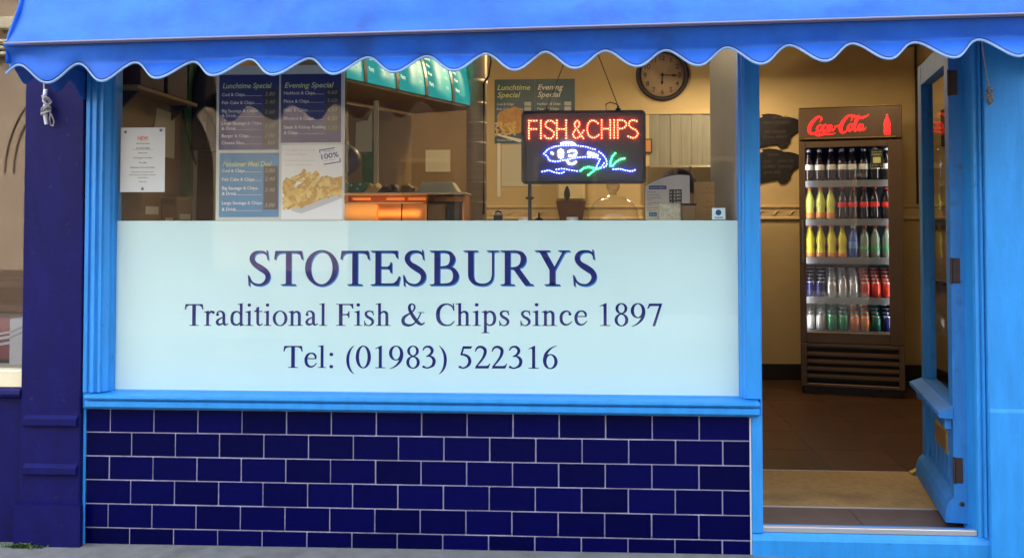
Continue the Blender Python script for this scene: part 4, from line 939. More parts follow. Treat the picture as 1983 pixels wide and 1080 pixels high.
mb = MB(); mb.box(-.1, 4 * pw, .32, .36, 1.18, 2.16, .004); rpart(mb, 'splash_back', 'brownwall')
# flue
fp = thing('flue_pipe', 'tall round steel flue pipe behind the window with ringed joints', 'flue pipe', (1.48, 1.7, 0))
mb = MB(); mb.lathe([(.064, .15), (.064, 2.32), (.070, 2.325), (.070, 2.345), (.064, 2.35)], (1.478, 1.7, 0), 24); mb.build('pipe', 'steel', fp)
mb = MB(); mb.lathe([(.0645, 2.35), (.0665, 2.36), (.0665, 3.0)], (1.478, 1.7, 0), 24); mb.build('upper_pipe', 'chrome', fp)
for k in range(9):
    z = 1.2 + k * .125; mb = MB(); mb.lathe([(.0642, z - .004), (.0672, z), (.0642, z + .004)], (1.478, 1.7, 0), 24); mb.build('joint_ring', 'steel', fp)
mb = MB(); mb.tube([(1.556, 1.67, 2.6), (1.572, 1.67, 2.46), (1.556, 1.67, 2.37), (1.53, 1.64, 2.32), (1.53, 1.63, 1.5)], .007, 6); mb.build('cable', 'black', fp)
# hot cabinet
hc = thing('hot_cabinet', 'glowing copper lined hot food cabinet seen low through the middle of the window', 'hot cabinet', (1.15, .95, 1.18))
B(.79, 1.505, .80, 1.14, .12, 1.30, .006).build('base', 'steel', hc)
B(.80, 1.50, 1.10, 1.13, 1.3005, 1.60, .003).build('back_panel', 'copper', hc)
B(.79, 1.505, .83, 1.14, 1.600, 1.612, .003).build('top', 'steel', hc)
for x in (.80, 1.29, 1.49): MB().prism([(.815, 1.3005), (1.099, 1.3005), (1.099, 1.599), (.885, 1.599), (.835, 1.55)], 'x', x, x + .008).build('end_panel', 'copper', hc)
for a, b, m in ((.812, 1.022, 'tanpaper'), (1.034, 1.286, 'copper'), (1.302, 1.398, 'brownwall'), (1.404, 1.486, 'black')):
    mb = MB(); mb.add([(a, .822, 1.31), (b, .822, 1.31), (b, .846, 1.550), (a, .846, 1.550)], [(0, 1, 2, 3)]); mb.build('front_flap', m, hc, solid=.004)
for a, b in ((.81, 1.288), (1.30, 1.49)):
    mb = MB(); mb.tube([(a, .850, 1.556), (b, .850, 1.556)], .006, 6); mb.build('top_bar', 'chrome' if a < 1 else 'black', hc)
mb = MB(); mb.tube([(1.160, .822, 1.33), (1.160, .843, 1.55)], .004, 5); mb.build('divider', 'black', hc)
for a in (.86, 1.05, 1.17):
    mb = MB(); mb.tube([(a, .98, 1.582), (a + .10, .98, 1.582)], .008, 8); mb.build('heat_lamp', 'heat', hc)
l = bpy.data.lights.new('heat_light', 'AREA'); l.shape = 'RECTANGLE'; l.size = .44; l.size_y = .1; l.energy = .19; l.color = (1, .42, .12)
o = bpy.data.objects.new('heat_light', l); o.location = (1.05 - 1.15, .0, .375); COL.objects.link(o); o.parent = hc
l = bpy.data.lights.new('heat_light', 'AREA'); l.shape = 'RECTANGLE'; l.size = .40; l.size_y = .03; l.energy = .022; l.color = (1, .42, .12)     # added lamp with no fitting, in front of the cabinet, brightening the flaps
o = bpy.data.objects.new('heat_light', l); o.location = (1.05 - 1.15, .785 - .95, .33); o.rotation_euler = (R(105), 0, 0); COL.objects.link(o); o.parent = hc
# things on top of it
def stack(nm, label, cat, x, m, n, w0, w1, y=.98, z=1.612, h=.0065):
    t = thing(nm, label, cat, (x, y, z))
    for k in range(n):
        f = k / max(1, n - 1); MB().prism([(x - (w0 + (w1 - w0) * f) / 2, z + k * h), (x + (w0 + (w1 - w0) * f) / 2, z + k * h), (x + (w0 + (w1 - w0) * f) / 2 - .004, z + (k + .9) * h), (x - (w0 + (w1 - w0) * f) / 2 + .004, z + (k + .9) * h)], 'y', y - .09, y + .09).build('tray', m, t)
stack('tray_stack', 'stack of buff cardboard chip trays tapering upward beside the flue pipe', 'tray stack', 1.345, 'oldpaper', 9, .235, .165)
t = thing('carton', 'green printed carton between tan bags on top of the hot cabinet', 'carton', (.88, .98, 1.612))
MB().prism([(.845, 1.6122), (.925, 1.6122), (.945, 1.672), (.830, 1.672)], 'y', .92, 1.04).build('box', 'green', t)
mb = MB()
for x, z in ((.865, 1.655), (.90, 1.635), (.915, 1.66)): mb.add([(x - .008, .9195, z), (x, .9195, z - .008), (x + .008, .9195, z), (x, .9195, z + .008)], [(0, 1, 2, 3)])
mb.build('printed_diamond', 'txtwhite', t)
for k, (x, m, lab, w, h) in enumerate(((.800, 'tanpaper', 'tan paper bag leaning left of the green carton', .10, .058), (.985, 'tanpaper', 'tan paper bag leaning right of the green carton', .10, .056), (1.075, 'hinge', 'crumpled dark brown paper bag between the tan bag and the tray stack', .13, .05), (1.175, 'brownwall', 'crumpled light brown paper bag next to the tray stack', .12, .048))):
    t = thing('paper_bag', lab, 'paper bag', (x, .97, 1.612)); mb = MB(); rr = random.Random(k); nn = 9
    vs = []; 
    for i in range(nn):
        for j in range(7):
            u_, v_ = i / (nn - 1), j / 6; e = math.sin(math.pi * u_) ** .5 * math.sin(math.pi * v_) ** .5
            vs.append((x + (u_ - .5) * w, .97 + (v_ - .5) * .13, 1.6122 + h * e * (1 + (rr.random() - .5) * .5)))
    mb.add(vs, [(i * 7 + j, (i + 1) * 7 + j, (i + 1) * 7 + j + 1, i * 7 + j + 1) for i in range(nn - 1) for j in range(6)]); mb.build('bag', m, t)
# a green post and other dim things on the left
t = thing('green_post', 'green painted post with a buff edge against the left wall behind the glass', 'post', (-.06, 1.0, .12))
mb = MB(); mb.prism([(.885, .12), (.965, .12), (1.03, 2.95), (.955, 2.95)], 'x', -.098, -.060); mb.build('post', 'greenpost', t)
mb = MB(); mb.prism([(.968, .12), (1.045, .12), (1.11, 2.95), (1.033, 2.95)], 'x', -.098, -.070); mb.build('edge_strip', 'oldpaper', t)
mb = MB(); mb.tube([(-.055, .84, 2.12), (-.05, .87, 1.98), (-.05, .95, 1.85), (-.055, 1.03, 1.78)], .005, 5); mb.build('cable', 'black', t)
t = thing('wall_chart', 'buff paper chart pinned on the left wall above the white notice', 'chart', (-.09, .65, 1.93))
MB().prism([(.55, 1.80), (.83, 1.80), (.83, 2.045), (.615, 2.05), (.58, 1.93)], 'x', -.098, -.094).build('sheet', 'oldpaper', t)
t = thing('shelf', 'brown wooden shelf high on the left wall behind the glass', 'shelf', (-.05, .6, 2.09))
B(-.098, .02, .16, .86, 2.085, 2.105, .003).build('board', 'brownwall', t)
for y in (.22, .78): MB().prism([(-.098, 2.0), (-.098, 2.084), (-.01, 2.084)], 'y', y, y + .02).build('bracket', 'darkwood', t)
for y, l, h in ((.20, .26, .24), (.50, .24, .21)):
    t = thing('storage_box', 'dark brown storage box on the high left shelf, ' + ('nearer the window frame' if y < .3 else 'nearer the green post'), 'box', (-.04, y, 2.105)); B(-.09, .012, y, y + l, 2.1055, 2.1055 + h, .004).build('box', 'brownshelf', t); B(-.095, .016, y - .004, y + l + .004, 2.1058 + h, 2.118 + h, .003).build('lid', 'darkwood', t)
t = thing('work_shelf', 'low brown shelf along the left wall carrying cartons', 'shelf', (-.05, .5, 1.38)); B(-.098, .03, .15, .86, 1.36, 1.385, .003).build('board', 'darkwood', t)
for y, l, h, m, lab in ((.22, .20, .26, 'cardboard', 'brown cardboard box on the low left shelf under the white notice'), (.44, .15, .16, 'cardboard', 'small brown cardboard box beside the taller one on the low left shelf'), (.61, .20, .20, 'brownwall', 'darker cardboard box on the low left shelf next to the green post')):
    t = thing('cardboard_box', lab, 'box', (-.04, y, 1.385)); o_ = B(-.09, .02, y, y + l, 1.3855, 1.3855 + h, .004).build('box', m, t); B(.0205, .0212, y + .03, y + l - .03, 1.3855 + h * .4, 1.3855 + h * .55).build('label', 'oldpaper', t)
t = thing('tall_cabinet', 'dark brown tall cabinet against the left wall behind the green post', 'cabinet', (0, 1.4, .12))
B(-.098, .10, 1.12, 1.70, .13, 2.20, .006).build('carcass', 'brownshelf', t); B(.1003, .112, 1.135, 1.405, .2, 2.18, .004).build('door', 'darkwood', t); B(.1003, .112, 1.415, 1.685, .2, 2.18, .004).build('door', 'darkwood', t)
t = thing('grey_appliance', 'grey metal appliance standing low behind the green post', 'appliance', (.2, 1.3, .12))
B(.113, .34, 1.18, 1.60, .13, 1.80, .01).build('housing', 'greywood', t); B(.14, .31, 1.172, 1.1795, 1.5, 1.72, .003).build('front_panel', 'pprice', t)
mb = MB(); mb.lathe([(0, -.02), (.02, -.018), (.022, 0)], (.29, 1.1795, 1.45), 10, 'y'); mb.build('control', 'brass', t)
t = thing('hanging_coat', 'black coat hanging high by the green post at the left', 'coat', (0, 1.05, 2.0))
mb = MB(); n = 12; vs = []
for i in range(n + 1):
    f = i / n; z = 2.36 - .50 * f; wy = .06 + .07 * min(1, f * 3) ; wx = .035 + .02 * f
    for k in range(14):
        q = 2 * math.pi * k / 14; vs.append((-.03 + wx * math.cos(q) * (1 + .2 * math.sin(5 * q)), 1.09 + wy * math.sin(q) * (1 + .12 * math.cos(3 * q + f)), z))
mb.add(vs, [(i * 14 + k, i * 14 + (k + 1) % 14, (i + 1) * 14 + (k + 1) % 14, (i + 1) * 14 + k) for i in range(n) for k in range(14)], True); mb.add(vs[:14], [tuple(range(14))]); mb.add(vs[-14:], [tuple(range(14))]); mb.build('cloth', 'trouser', t)
mb = MB(); mb.tube([(-.097, 1.09, 2.40), (-.03, 1.09, 2.40), (-.03, 1.09, 2.36)], .005, 5); mb.build('hook', 'chrome', t)
t = thing('green_post', 'short green strip under a folded buff paper on the splash wall', 'post', (.9, 1.2, 1.2))
B(.86, .925, 1.20, 1.22, 1.2, 1.93, .003).build('post', 'greenpost', t); B(.928, .955, 1.20, 1.22, 1.2, 2.16, .003).build('edge_strip', 'oldpaper', t)
t = thing('wall_paper', 'folded buff paper pinned above the green strip at the back', 'paper', (.87, 1.19, 1.86))
MB().prism([(.822, 1.86), (.92, 1.86), (.92, 2.10), (.895, 2.04), (.868, 2.04), (.828, 2.03)], 'y', 1.188, 1.1985).build('sheet', 'oldpaper', t)
t = thing('wall_note', 'square white paper note pinned on the brown back wall left of the flue', 'note', (1.0, BY, 1.85))
B(.885, 1.088, BY - .012, BY - .003, 1.868, 2.048).build('sheet', 'oldpaper', t)
mb = MB()
for k in range(7): quad(mb, .90, 1.04 + .01 * (k % 3), 2.02 - k * .021, 2.023 - k * .021, BY - .0124)
mb.build('writing', 'trayp', t)
t = thing('dim_wall_sheet', 'brown sheet painting in the dimmer light on the back wall behind the frying range', 'dark sheet', (.66, BY, .2))
B(-.05, 1.36, BY - .0028, BY - .0004, .34, 2.98).build('panel', 'brownwall', t)  # covers the tan wall in brown so this stretch looks less lit
t = thing('black_globe', 'round black globe hanging on a cord, half hidden behind the chips poster', 'globe', (.985, .28, 1.745))
mb = MB(); mb.lathe([(0, -.078), (.03, -.072), (.058, -.052), (.075, -.02), (.075, .02), (.058, .052), (.03, .072), (.012, .080), (.012, .095), (0, .096)], (.990, .28, 1.745), 20); mb.build('globe', 'black', t)
mb = MB(); mb.tube([(.990, .28, 1.835), (.990, .28, 3.0)], .003, 5); mb.build('cord', 'black', t)

# ---------------------------------------------------------------- back wall right part
t = thing('wall_clock', 'round wall clock with a dark frame and aged face showing quarter past six', 'clock', (2.815, BY - .04, 2.64))
cx, cz = 2.815, 2.645
mb = MB(); mb.lathe([(.175, .0), (.213, .0), (.213, -.02), (.205, -.035), (.190, -.037), (.178, -.022), (.175, 0)], (cx, BY - .003, cz), 40, 'y'); mb.build('rim', 'darkwood', t)
mb = MB(); mb.lathe([(0, -.006), (.178, -.006), (.178, 0)], (cx, BY - .003, cz), 40, 'y'); mb.build('face', 'clockface', t)
mb = MB()
for k, s in enumerate(('XII', 'I', 'II', 'III', 'IIII', 'V', 'VI', 'VII', 'VIII', 'IX', 'X', 'XI')):
    a = R(90 - 30 * k); text(mb, str(12 if k == 0 else k), cx + .138 * math.cos(a), cz + .138 * math.sin(a) - .019, .055, BY - .0095, align='c', off=.015)
mb.build('numerals', 'txtdark', t)
for a, l, w in ((-93, .085, .008), (-3, .128, .006)):
    ca, sa = math.cos(R(a)), math.sin(R(a)); P = [(-.02, -w * .5), (l * .55, -w * .5), (l * .7, -w * 1.5), (l * .85, -w * .6), (l, 0), (l * .85, w * .6), (l * .7, w * 1.5), (l * .55, w * .5), (-.02, w * .5)]
    mb = MB(); mb.prism([(cx + p * ca - q * sa, cz + p * sa + q * ca) for p, q in P], 'y', BY - .014 - (.003 if l > .1 else 0), BY - .012 - (.003 if l > .1 else 0)); mb.build('hand', 'black', t)
mb = MB(); mb.lathe([(0, -.018), (.011, -.016), (.011, -.006)], (cx, BY - .003, cz), 12, 'y'); mb.build('hub', 'black', t)
YB = BY - .004
def wallposter(label, x0, x1, title, lines, pic):
    t = thing('wall_poster', label, 'menu poster', ((x0 + x1) / 2, YB, 2.1))
    B(x0, x1, YB - .002, YB, 2.098, 2.622).build('sheet', 'bteal', t); y = YB - .0028
    mb = MB(); text(mb, title[0], x0 + .022, 2.535, .062, y, width=.27 if title[0][0] == 'L' else .21, shear=.28, off=.012); text(mb, title[1], x0 + .022, 2.475, .062, y, width=.19, shear=.28, off=.012); mb.build('heading', 'txtyel' if title[0][0] == 'L' else 'txtwhite', t)
    mb = MB()
    for s, z in lines: text(mb, s, x0 + .02, z, .028, y, width=.0125 * len(s)); 
    mb.build('lettering', 'txtwhite', t)
    mb = MB()
    for s, z in lines: quad(mb, x1 - .085, x1 - .03, z - .006, z + .026, y)
    mb.build('price_box', 'trayp', t)
    return t
t = wallposter('deep teal lunchtime special poster with battered fish on the back wall', 1.453, 1.782, ('Lunchtime', 'Special'), [('Cod & Chips', 2.41), ('Fish Cake & Chips', 2.37)], 1)
mb = MB(); rr = random.Random(5); P = [(1.60 + .125 * math.cos(a) * (1 + .08 * math.sin(3 * a)), YB - .0034, 2.285 + .105 * math.sin(a) * (1 + .1 * math.sin(5 * a + 1))) for a in [k * .2618 for k in range(24)]]; mb.poly([(max(p[0], 1.456), p[1], p[2]) for p in P]); mb.build('fish_print', 'batter', t)
mb = MB()
for k in range(26):
    x, z, a = 1.462 + rr.random() * .15, 2.165 + rr.random() * .10, rr.random() * 3; l, w = .028, .007; ca, sa = math.cos(a), math.sin(a)
    mb.cur = k % 2; mb.poly([(max(1.455, x + p * ca - q * sa), YB - .004 - k * .00003, z + p * sa + q * ca) for p, q in ((-l, -w), (l, -w), (l, w), (-l, w))])
mb.build('chips_print', ['chip1', 'chip3'], t)
mb = MB(); mb.add([(1.455, YB - .0046, 2.18), (1.455, YB - .0046, 2.17), (1.66, YB - .0046, 2.105), (1.70, YB - .0046, 2.125)], [(0, 1, 2, 3)]); mb.build('plate_print', 'paper', t)
mb = MB(); text(mb, 'Gluten Free', 1.475, 2.118, .022, YB - .0034, width=.12); mb.build('small_print', 'txtwhite', t)
wallposter('deep teal evening special poster on the back wall above the lit sign', 1.783, 2.108, ('Evening', 'Special'), [('Haddock & Chips', 2.41), ('Plaice & Chips', 2.37), ('Huss & Chips', 2.33)], 0)
t = thing('wall_notice', 'long buff paper notice under the teal posters on the back wall', 'notice', (1.67, YB, 1.75))
B(1.512, 1.835, YB - .002, YB, 1.748, 2.086).build('sheet', 'oldpaper', t)
mb = MB()
for k in range(13): quad(mb, 1.535, 1.70 + .03 * ((k * 7) % 4), 2.06 - k * .022, 2.064 - k * .022, YB - .0026)
mb.build('writing', 'trayp', t)
t = thing('paper_strip', 'narrow cream paper strip hanging left of the buff notice on the back wall', 'paper strip', (1.49, YB, 1.66))
B(1.475, 1.500, YB - .003, YB, 1.665, 2.10).build('strip', 'paper', t)
t = thing('soap_dispenser', 'cream wall dispenser with a dark drop window and smoky brown base', 'dispenser', (2.07, BY - .1, 1.47))
B(1.958, 2.188, BY - .12, BY - .003, 1.625, 1.90, .02).build('cover', 'dispenser', t)
MB().prism([(1.955, 1.6245), (2.192, 1.6245), (2.165, 1.472), (1.985, 1.472)], 'y', BY - .125, BY - .003).build('base', 'dispbrown', t)
mb = MB(); mb.prism([(2.043 + .030 * math.sin(a) * (.55 + .45 * math.cos(a / 2) ** 2 if a < math.pi else .55 + .45 * math.cos((2 * math.pi - a) / 2) ** 2), 1.677 - .045 * math.cos(a) + .012 * (1 - math.cos(a))) for a in [k * .3927 for k in range(16)]], 'y', BY - .1225, BY - .1195); mb.build('window', 'pprice', t)
# doorway in the back wall with a strip curtain
t = thing('back_doorway', 'doorway in the back wall hung with grey plastic strips', 'doorway', (2.93, BY, .19))
mb = MB(); mb.box(2.665, 2.705, BY - .035, BY - .003, .19, 2.322, .004); mb.box(3.30, 3.34, BY - .035, BY - .003, .19, 2.322, .004); mb.build('jamb', 'cream', t)
B(2.64, 3.365, BY - .04, BY - .003, 2.322, 2.362, .004).build('lintel', 'cream', t)
for k in range(7): B(2.7055 + k * .085, 2.7055 + k * .085 + .083, BY - .03 + .006 * (k % 2), BY - .026 + .006 * (k % 2), .2, 2.32).build('strip', 'curtain', t)
t = thing('picture', 'small dark framed picture with an orange print left of the back doorway', 'picture', (2.71, BY - .05, 2.02))
B(2.655, 2.725, BY - .058, BY - .043, 2.01, 2.125, .004).build('frame', 'darkwood', t); B(2.665, 2.715, BY - .0590, BY - .0582, 2.02, 2.115).build('print', 'rust', t)
t = thing('cupboard', 'yellow painted cupboard in front of the back doorway', 'cupboard', (2.88, 2.6, .17))
B(2.62, 3.22, 2.55, 2.85, .17, 1.86, .006).build('carcass', 'ycab', t); B(2.63, 2.915, 2.530, 2.5495, .2, 1.85, .006).build('door', 'ycab', t); B(2.925, 3.21, 2.530, 2.5495, .2, 1.85, .006).build('door', 'ycab', t)
# wooden fish boards
FISH = [(70, 110), (130, 102), (200, 108), (245, 120), (275, 134), (330, 136), (385, 150), (420, 166), (434, 195), (434, 245), (400, 275), (350, 310), (328, 345), (332, 378), (308, 392), (304, 415), (240, 438), (222, 420), (222, 396), (150, 402), (60, 420), (0, 430), (-60, 400), (-130, 450), (-160, 300), (-130, 130), (-60, 190), (0, 150), (62, 140), (84, 128)]
def fishpts(x0, z0, s): return [(x0 + (a - 58) * .000827, z0 + .202 - (b - 98) * .000827) for a, b in FISH]
for z, lab, words in ((2.125, 'black fish shaped chalk board on the wall by the drinks fridge, upper of two', (('All OUR', .09, .150), ('FISH COOKED', .02, .112), ('TO ORDER', .03, .045), ('15 min WAIT', .02, .010))), (1.845, 'black fish shaped chalk board on the wall by the drinks fridge, lower of two', (('Sauces', .05, .135), ('mint', .02, .085), ('pease dip', .13, .090), ('CURRY', .01, .048), ('ketchup', .14, .050), ('gravy 60p', .02, .008)))):
    t = thing('fish_board', lab, 'chalk board', (3.74, BY - .02, z), 0, 'fish shaped chalk boards on the back wall')
    MB().prism(fishpts(3.594, z, 1), 'y', BY - .022, BY - .004).build('board', 'fishboard', t)
    for s, dx, dz in words:
        mb = MB(); text(mb, s, 3.594 + dx, z + dz * 1.12 - .01, .034, BY - .0225, shear=.15); mb.build('chalk_line', 'chalk', t)

# ---------------------------------------------------------------- person behind the counter
pt = thing('person', 'person in a burgundy cap and dark green top bending behind the price board', 'person', (2.70, 1.2, .14))
def skin(name, m, verts, edges, radii, root=0, parent=None, lvl=2):
    me = bpy.data.meshes.new(name); me.from_pydata([Vector(v) - Vector((2.70, 1.2, .14)) for v in verts], edges, []); o = bpy.data.objects.new(name, me); COL.objects.link(o); o.parent = parent
    s = o.modifiers.new('skin', 'SKIN'); s.use_smooth_shade = True
    for i, r in enumerate(radii): me.skin_vertices[0].data[i].radius = (r, r) if not isinstance(r, tuple) else r
    me.skin_vertices[0].data[root].use_root = True
    ss = o.modifiers.new('sub', 'SUBSURF'); ss.levels = lvl; ss.render_levels = lvl
    me.materials.append(M[m]); return o
px_, py_ = 2.70, 1.22
bv = [(px_, py_, 1.0), (px_, py_, 1.18), (px_, py_ - .02, 1.36), (px_, py_ - .03, 1.46), (px_ - .01, py_ - .04, 1.535), (px_ - .015, py_ - .05, 1.60), (px_ - .02, py_ - .055, 1.68),
      (px_ + .17, py_ - .02, 1.43), (px_ + .23, py_ - .06, 1.20), (px_ + .12, py_ - .26, 1.16), (px_ + .06, py_ - .33, 1.17), (px_ - .17, py_ - .02, 1.43), (px_ - .23, py_ - .06, 1.20), (px_ - .12, py_ - .26, 1.16), (px_ - .06, py_ - .33, 1.17),
      (px_ + .09, py_, .92), (px_ + .10, py_ - .01, .55), (px_ + .10, py_ + .01, .18), (px_ + .10, py_ - .14, .165), (px_ - .09, py_, .92), (px_ - .10, py_ - .01, .55), (px_ - .10, py_ + .01, .18), (px_ - .10, py_ - .14, .165)]
be = [(0, 1), (1, 2), (2, 3), (3, 4), (4, 5), (5, 6), (3, 7), (7, 8), (8, 9), (9, 10), (3, 11), (11, 12), (12, 13), (13, 14), (0, 15), (15, 16), (16, 17), (17, 18), (0, 19), (19, 20), (20, 21), (21, 22)]
br = [.13, .12, .13, .09, .05, .075, .068, .06, .045, .035, .026, .06, .045, .035, .026, .085, .06, .045, .035, .085, .06, .045, .035]
skin('body', 'skin', bv, be, br, 0, pt)
skin('tunic', 'tunic', [bv[i] for i in (0, 1, 2, 3, 7, 8, 11, 12)] + [(px_ - .003, py_ - .032, 1.49), (px_, py_, .84)], [(0, 1), (1, 2), (2, 3), (3, 4), (4, 5), (3, 6), (6, 7), (3, 8), (0, 9)], [.150, .140, .150, .112, .085, .066, .085, .066, .075, .165], 0, pt)
skin('trousers', 'trouser', [(px_, py_, .95)] + [bv[i] for i in (15, 16, 17, 19, 20, 21)], [(0, 1), (1, 2), (2, 3), (0, 4), (4, 5), (5, 6)], [.12, .10, .075, .06, .10, .075, .06], 0, pt)
hx, hy, hz = px_ - .018, py_ - .055, 1.665
mb = MB(); mb.lathe([(.082, -.05), (.088, -.01), (.084, .03), (.06, .062), (0, .075)], (hx + .012, hy + .012, hz), 20); mb.build('hair', 'hair', pt)
mb = MB(); mb.lathe([(.090, .0), (.091, .03), (.078, .066), (.045, .088), (0, .094)], (hx - .012, hy - .004, hz), 20); mb.prism([(hx - .08, hy - .06), (hx - .02, hy - .15), (hx + .03, hy - .09)], 'z', hz + .0, hz + .012); mb.build('cap', 'cap', pt)
mb = MB(); mb.prism([(hx - .012, hz - .01), (hx + .008, hz - .01), (hx + .012, hz - .045), (hx - .016, hz - .045)], 'y', hy - .10, hy - .06)
mb.build('nose', 'skin', pt)
for s in (-1, 1):
    mb = MB(); mb.lathe([(0, -.007), (.009, -.004), (.011, 0), (.009, .004), (0, .007)], (hx + s * .028, hy - .064, hz - .012), 8); mb.build('eye', 'hair', pt)
    mb = MB(); mb.lathe([(0, -.024), (.010, -.018), (.013, .006), (.008, .022), (0, .025)], (hx + s * .078, hy + .01, hz - .02), 8); mb.build('ear', 'skin', pt)
mb = MB(); mb.tube([(hx - .024, hy - .062, hz - .066), (hx, hy - .070, hz - .069), (hx + .024, hy - .062, hz - .066)], [.003, .006, .003], 6); mb.build('mouth', 'dispbrown', pt)
for s in (-1, 1):
    hand = Vector((px_ + s * .06, py_ - .33, 1.17))
    for k in range(5):
        d = Vector((-.035 * s + .014 * k * s, -.075 + .006 * abs(k - 2) - (0.02 if k == 4 else 0) * -1, -.012)); b0 = hand + Vector((s * (-.022 + .011 * k), -.02, 0))
        skin('finger', 'skin', [b0, b0 + d * .5 + Vector((0, 0, .006)), b0 + d + Vector((0, 0, -.008))], [(0, 1), (1, 2)], [.011, .0095, .007], 0, pt, 1)

# ---------------------------------------------------------------- cleats with cord
t = thing('rope_cleat', 'white cleat wound with grey cord on the purple pilaster', 'cord cleat', (-.30, -.034, 1.97))
mb = MB(); mb.tube([(-.312, -.048, 2.052), (-.309, -.058, 2.01), (-.306, -.060, 1.97), (-.305, -.058, 1.93), (-.305, -.048, 1.895)], [.0095, .0095, .010, .0095, .0085], 8); mb.lathe([(.012, -.0005), (.012, -.028), (.0, -.03)], (-.307, -.03, 1.972), 10, 'y'); mb.build('cleat', 'wplastic', t)
mb = MB(); rr = random.Random(8); P = []
for k in range(150):
    a = k / 150 * 2 * math.pi * 9; e = 1 - .25 * rr.random(); P.append((-.300 + .020 * math.sin(a) * e + .006 * math.sin(k * .1), -.064 - .010 * math.cos(2 * a) - .006 * rr.random(), 1.978 + .044 * math.cos(a * .5 + .3) * e))
mb.tube(P, .0034, 5)
mb.tube([(-.306, -.06, 2.02), (-.318, -.05, 2.06), (-.33, -.04, 2.2), (-.34, -.04, 2.33)], .0032, 5)
mb.tube([(-.29, -.062, 1.955), (-.272, -.064, 1.935), (-.263, -.060, 1.905), (-.268, -.058, 1.885), (-.28, -.058, 1.89), (-.284, -.06, 1.92), (-.279, -.062, 1.945)], .0036, 5); mb.build('cord_coil', 'rope', t)
t = thing('rope_cleat', 'buff cord tied on a small cleat high on the sky blue pier', 'cord cleat', (3.84, -.034, 1.98))
mb = MB(); mb.tube([(3.842, -.05, 2.030), (3.845, -.058, 1.985), (3.848, -.05, 1.944)], [.007, .009, .006], 8); mb.lathe([(.010, -.0005), (.010, -.022), (0, -.024)], (3.845, -.034, 1.985), 10, 'y'); mb.build('cleat', 'rope', t)
mb = MB(); P = []
for k in range(90):
    a = k / 90 * 2 * math.pi * 6; P.append((3.846 + .012 * math.sin(a), -.064 - .008 * math.cos(2 * a), 1.984 + .032 * math.cos(a * .5)))
mb.tube(P, .0036, 5); mb.tube([(3.842, -.06, 2.02), (3.836, -.06, 2.06), (3.822, -.058, 2.16), (3.812, -.056, 2.25), (3.80, -.05, 2.33)], .0034, 5); mb.build('cord_coil', 'rope', t)

# ---------------------------------------------------------------- weeds at the foot of the pilaster
rr = random.Random(11); mb = MB()
for cx, n, s in ((-.452, 14, .022), (-.405, 40, .020), (-.37, 46, .024), (-.335, 36, .018), (-.30, 16, .013)):
    for k in range(n):
        x = cx + rr.gauss(0, .014); y = -.062 - abs(rr.gauss(0, .009)); h = s * rr.uniform(.4, 1.1); a = rr.random() * 6.28; w = .0035; z = gz(x)
        dx, dy = math.cos(a), math.sin(a)
        mb.add([(x - dy * w, y + dx * w, z), (x + dy * w, y - dx * w, z), (x + dx * h * .5 + dy * w, y + dy * h * .5 - dx * w, z + h * .8), (x + dx * h * .9, y + dy * h * .9, z + h * .9), (x + dx * h * .5 - dy * w, y + dy * h * .5 + dx * w, z + h * .8)], [(0, 1, 2, 4), (4, 2, 3)])
mb.build('weeds', 'weed', kind='stuff')

# ================================================================== DRINKS FRIDGE
X0, X1, YF, YR, Z0, Z1 = 3.760, 4.478, 2.82, 3.38, .195, 2.305
fg = thing('drinks_fridge', 'tall dark bronze drinks fridge with a glass door and lit red logo', 'fridge', (4.119, YF, Z0))
mb = MB(); mb.box(X0, X0 + .03, YF + .03, YR, Z0 + .04, Z1, .004); mb.box(X1 - .03, X1, YF + .03, YR, Z0 + .04, Z1, .004); mb.box(X0 + .0302, X1 - .0302, YR - .03, YR, Z0 + .04, Z1 - .002, .002); mb.box(X0 + .0302, X1 - .0302, YF + .031, YR - .031, Z1 - .03, Z1 - .001, .002); mb.build('cabinet', 'fridge', fg)
mb = MB(); mb.box(X0 + .0305, X1 - .0305, YF + .05, YR - .032, .575, .60); mb.box(X0 + .0305, X0 + .036, YF + .05, YR - .032, .60, 2.03); mb.box(X1 - .036, X1 - .0305, YF + .05, YR - .032, .60, 2.03); mb.box(X0 + .037, X1 - .037, YR - .040, YR - .0325, .60, 2.03); mb.box(X0 + .037, X1 - .037, YF + .05, YR - .041, 2.025, 2.04); mb.build('liner', 'fridgein', fg)
mb = MB(); mb.box(X0 + .001, X1 - .001, YF, YF + .029, 2.062, 2.302, .006); hd = mb.build('header', 'fridge', fg)
mb = MB(); mb.box(3.802, 4.432, YF - .0025, YF - .0004, 2.078, 2.250); mb.build('header_panel', 'fridge', hd)
mb = MB(); mb.box(3.80, 4.434, YF - .006, YF - .0004, 2.070, 2.0765, .001); mb.box(X0 + .003, X1 - .003, YF - .003, YF + .02, 2.3022, 2.306, .001); mb.build('trim_line', 'brass', hd)
mb = MB()
def lg(p): return (p[0], YF - .0042, p[2])
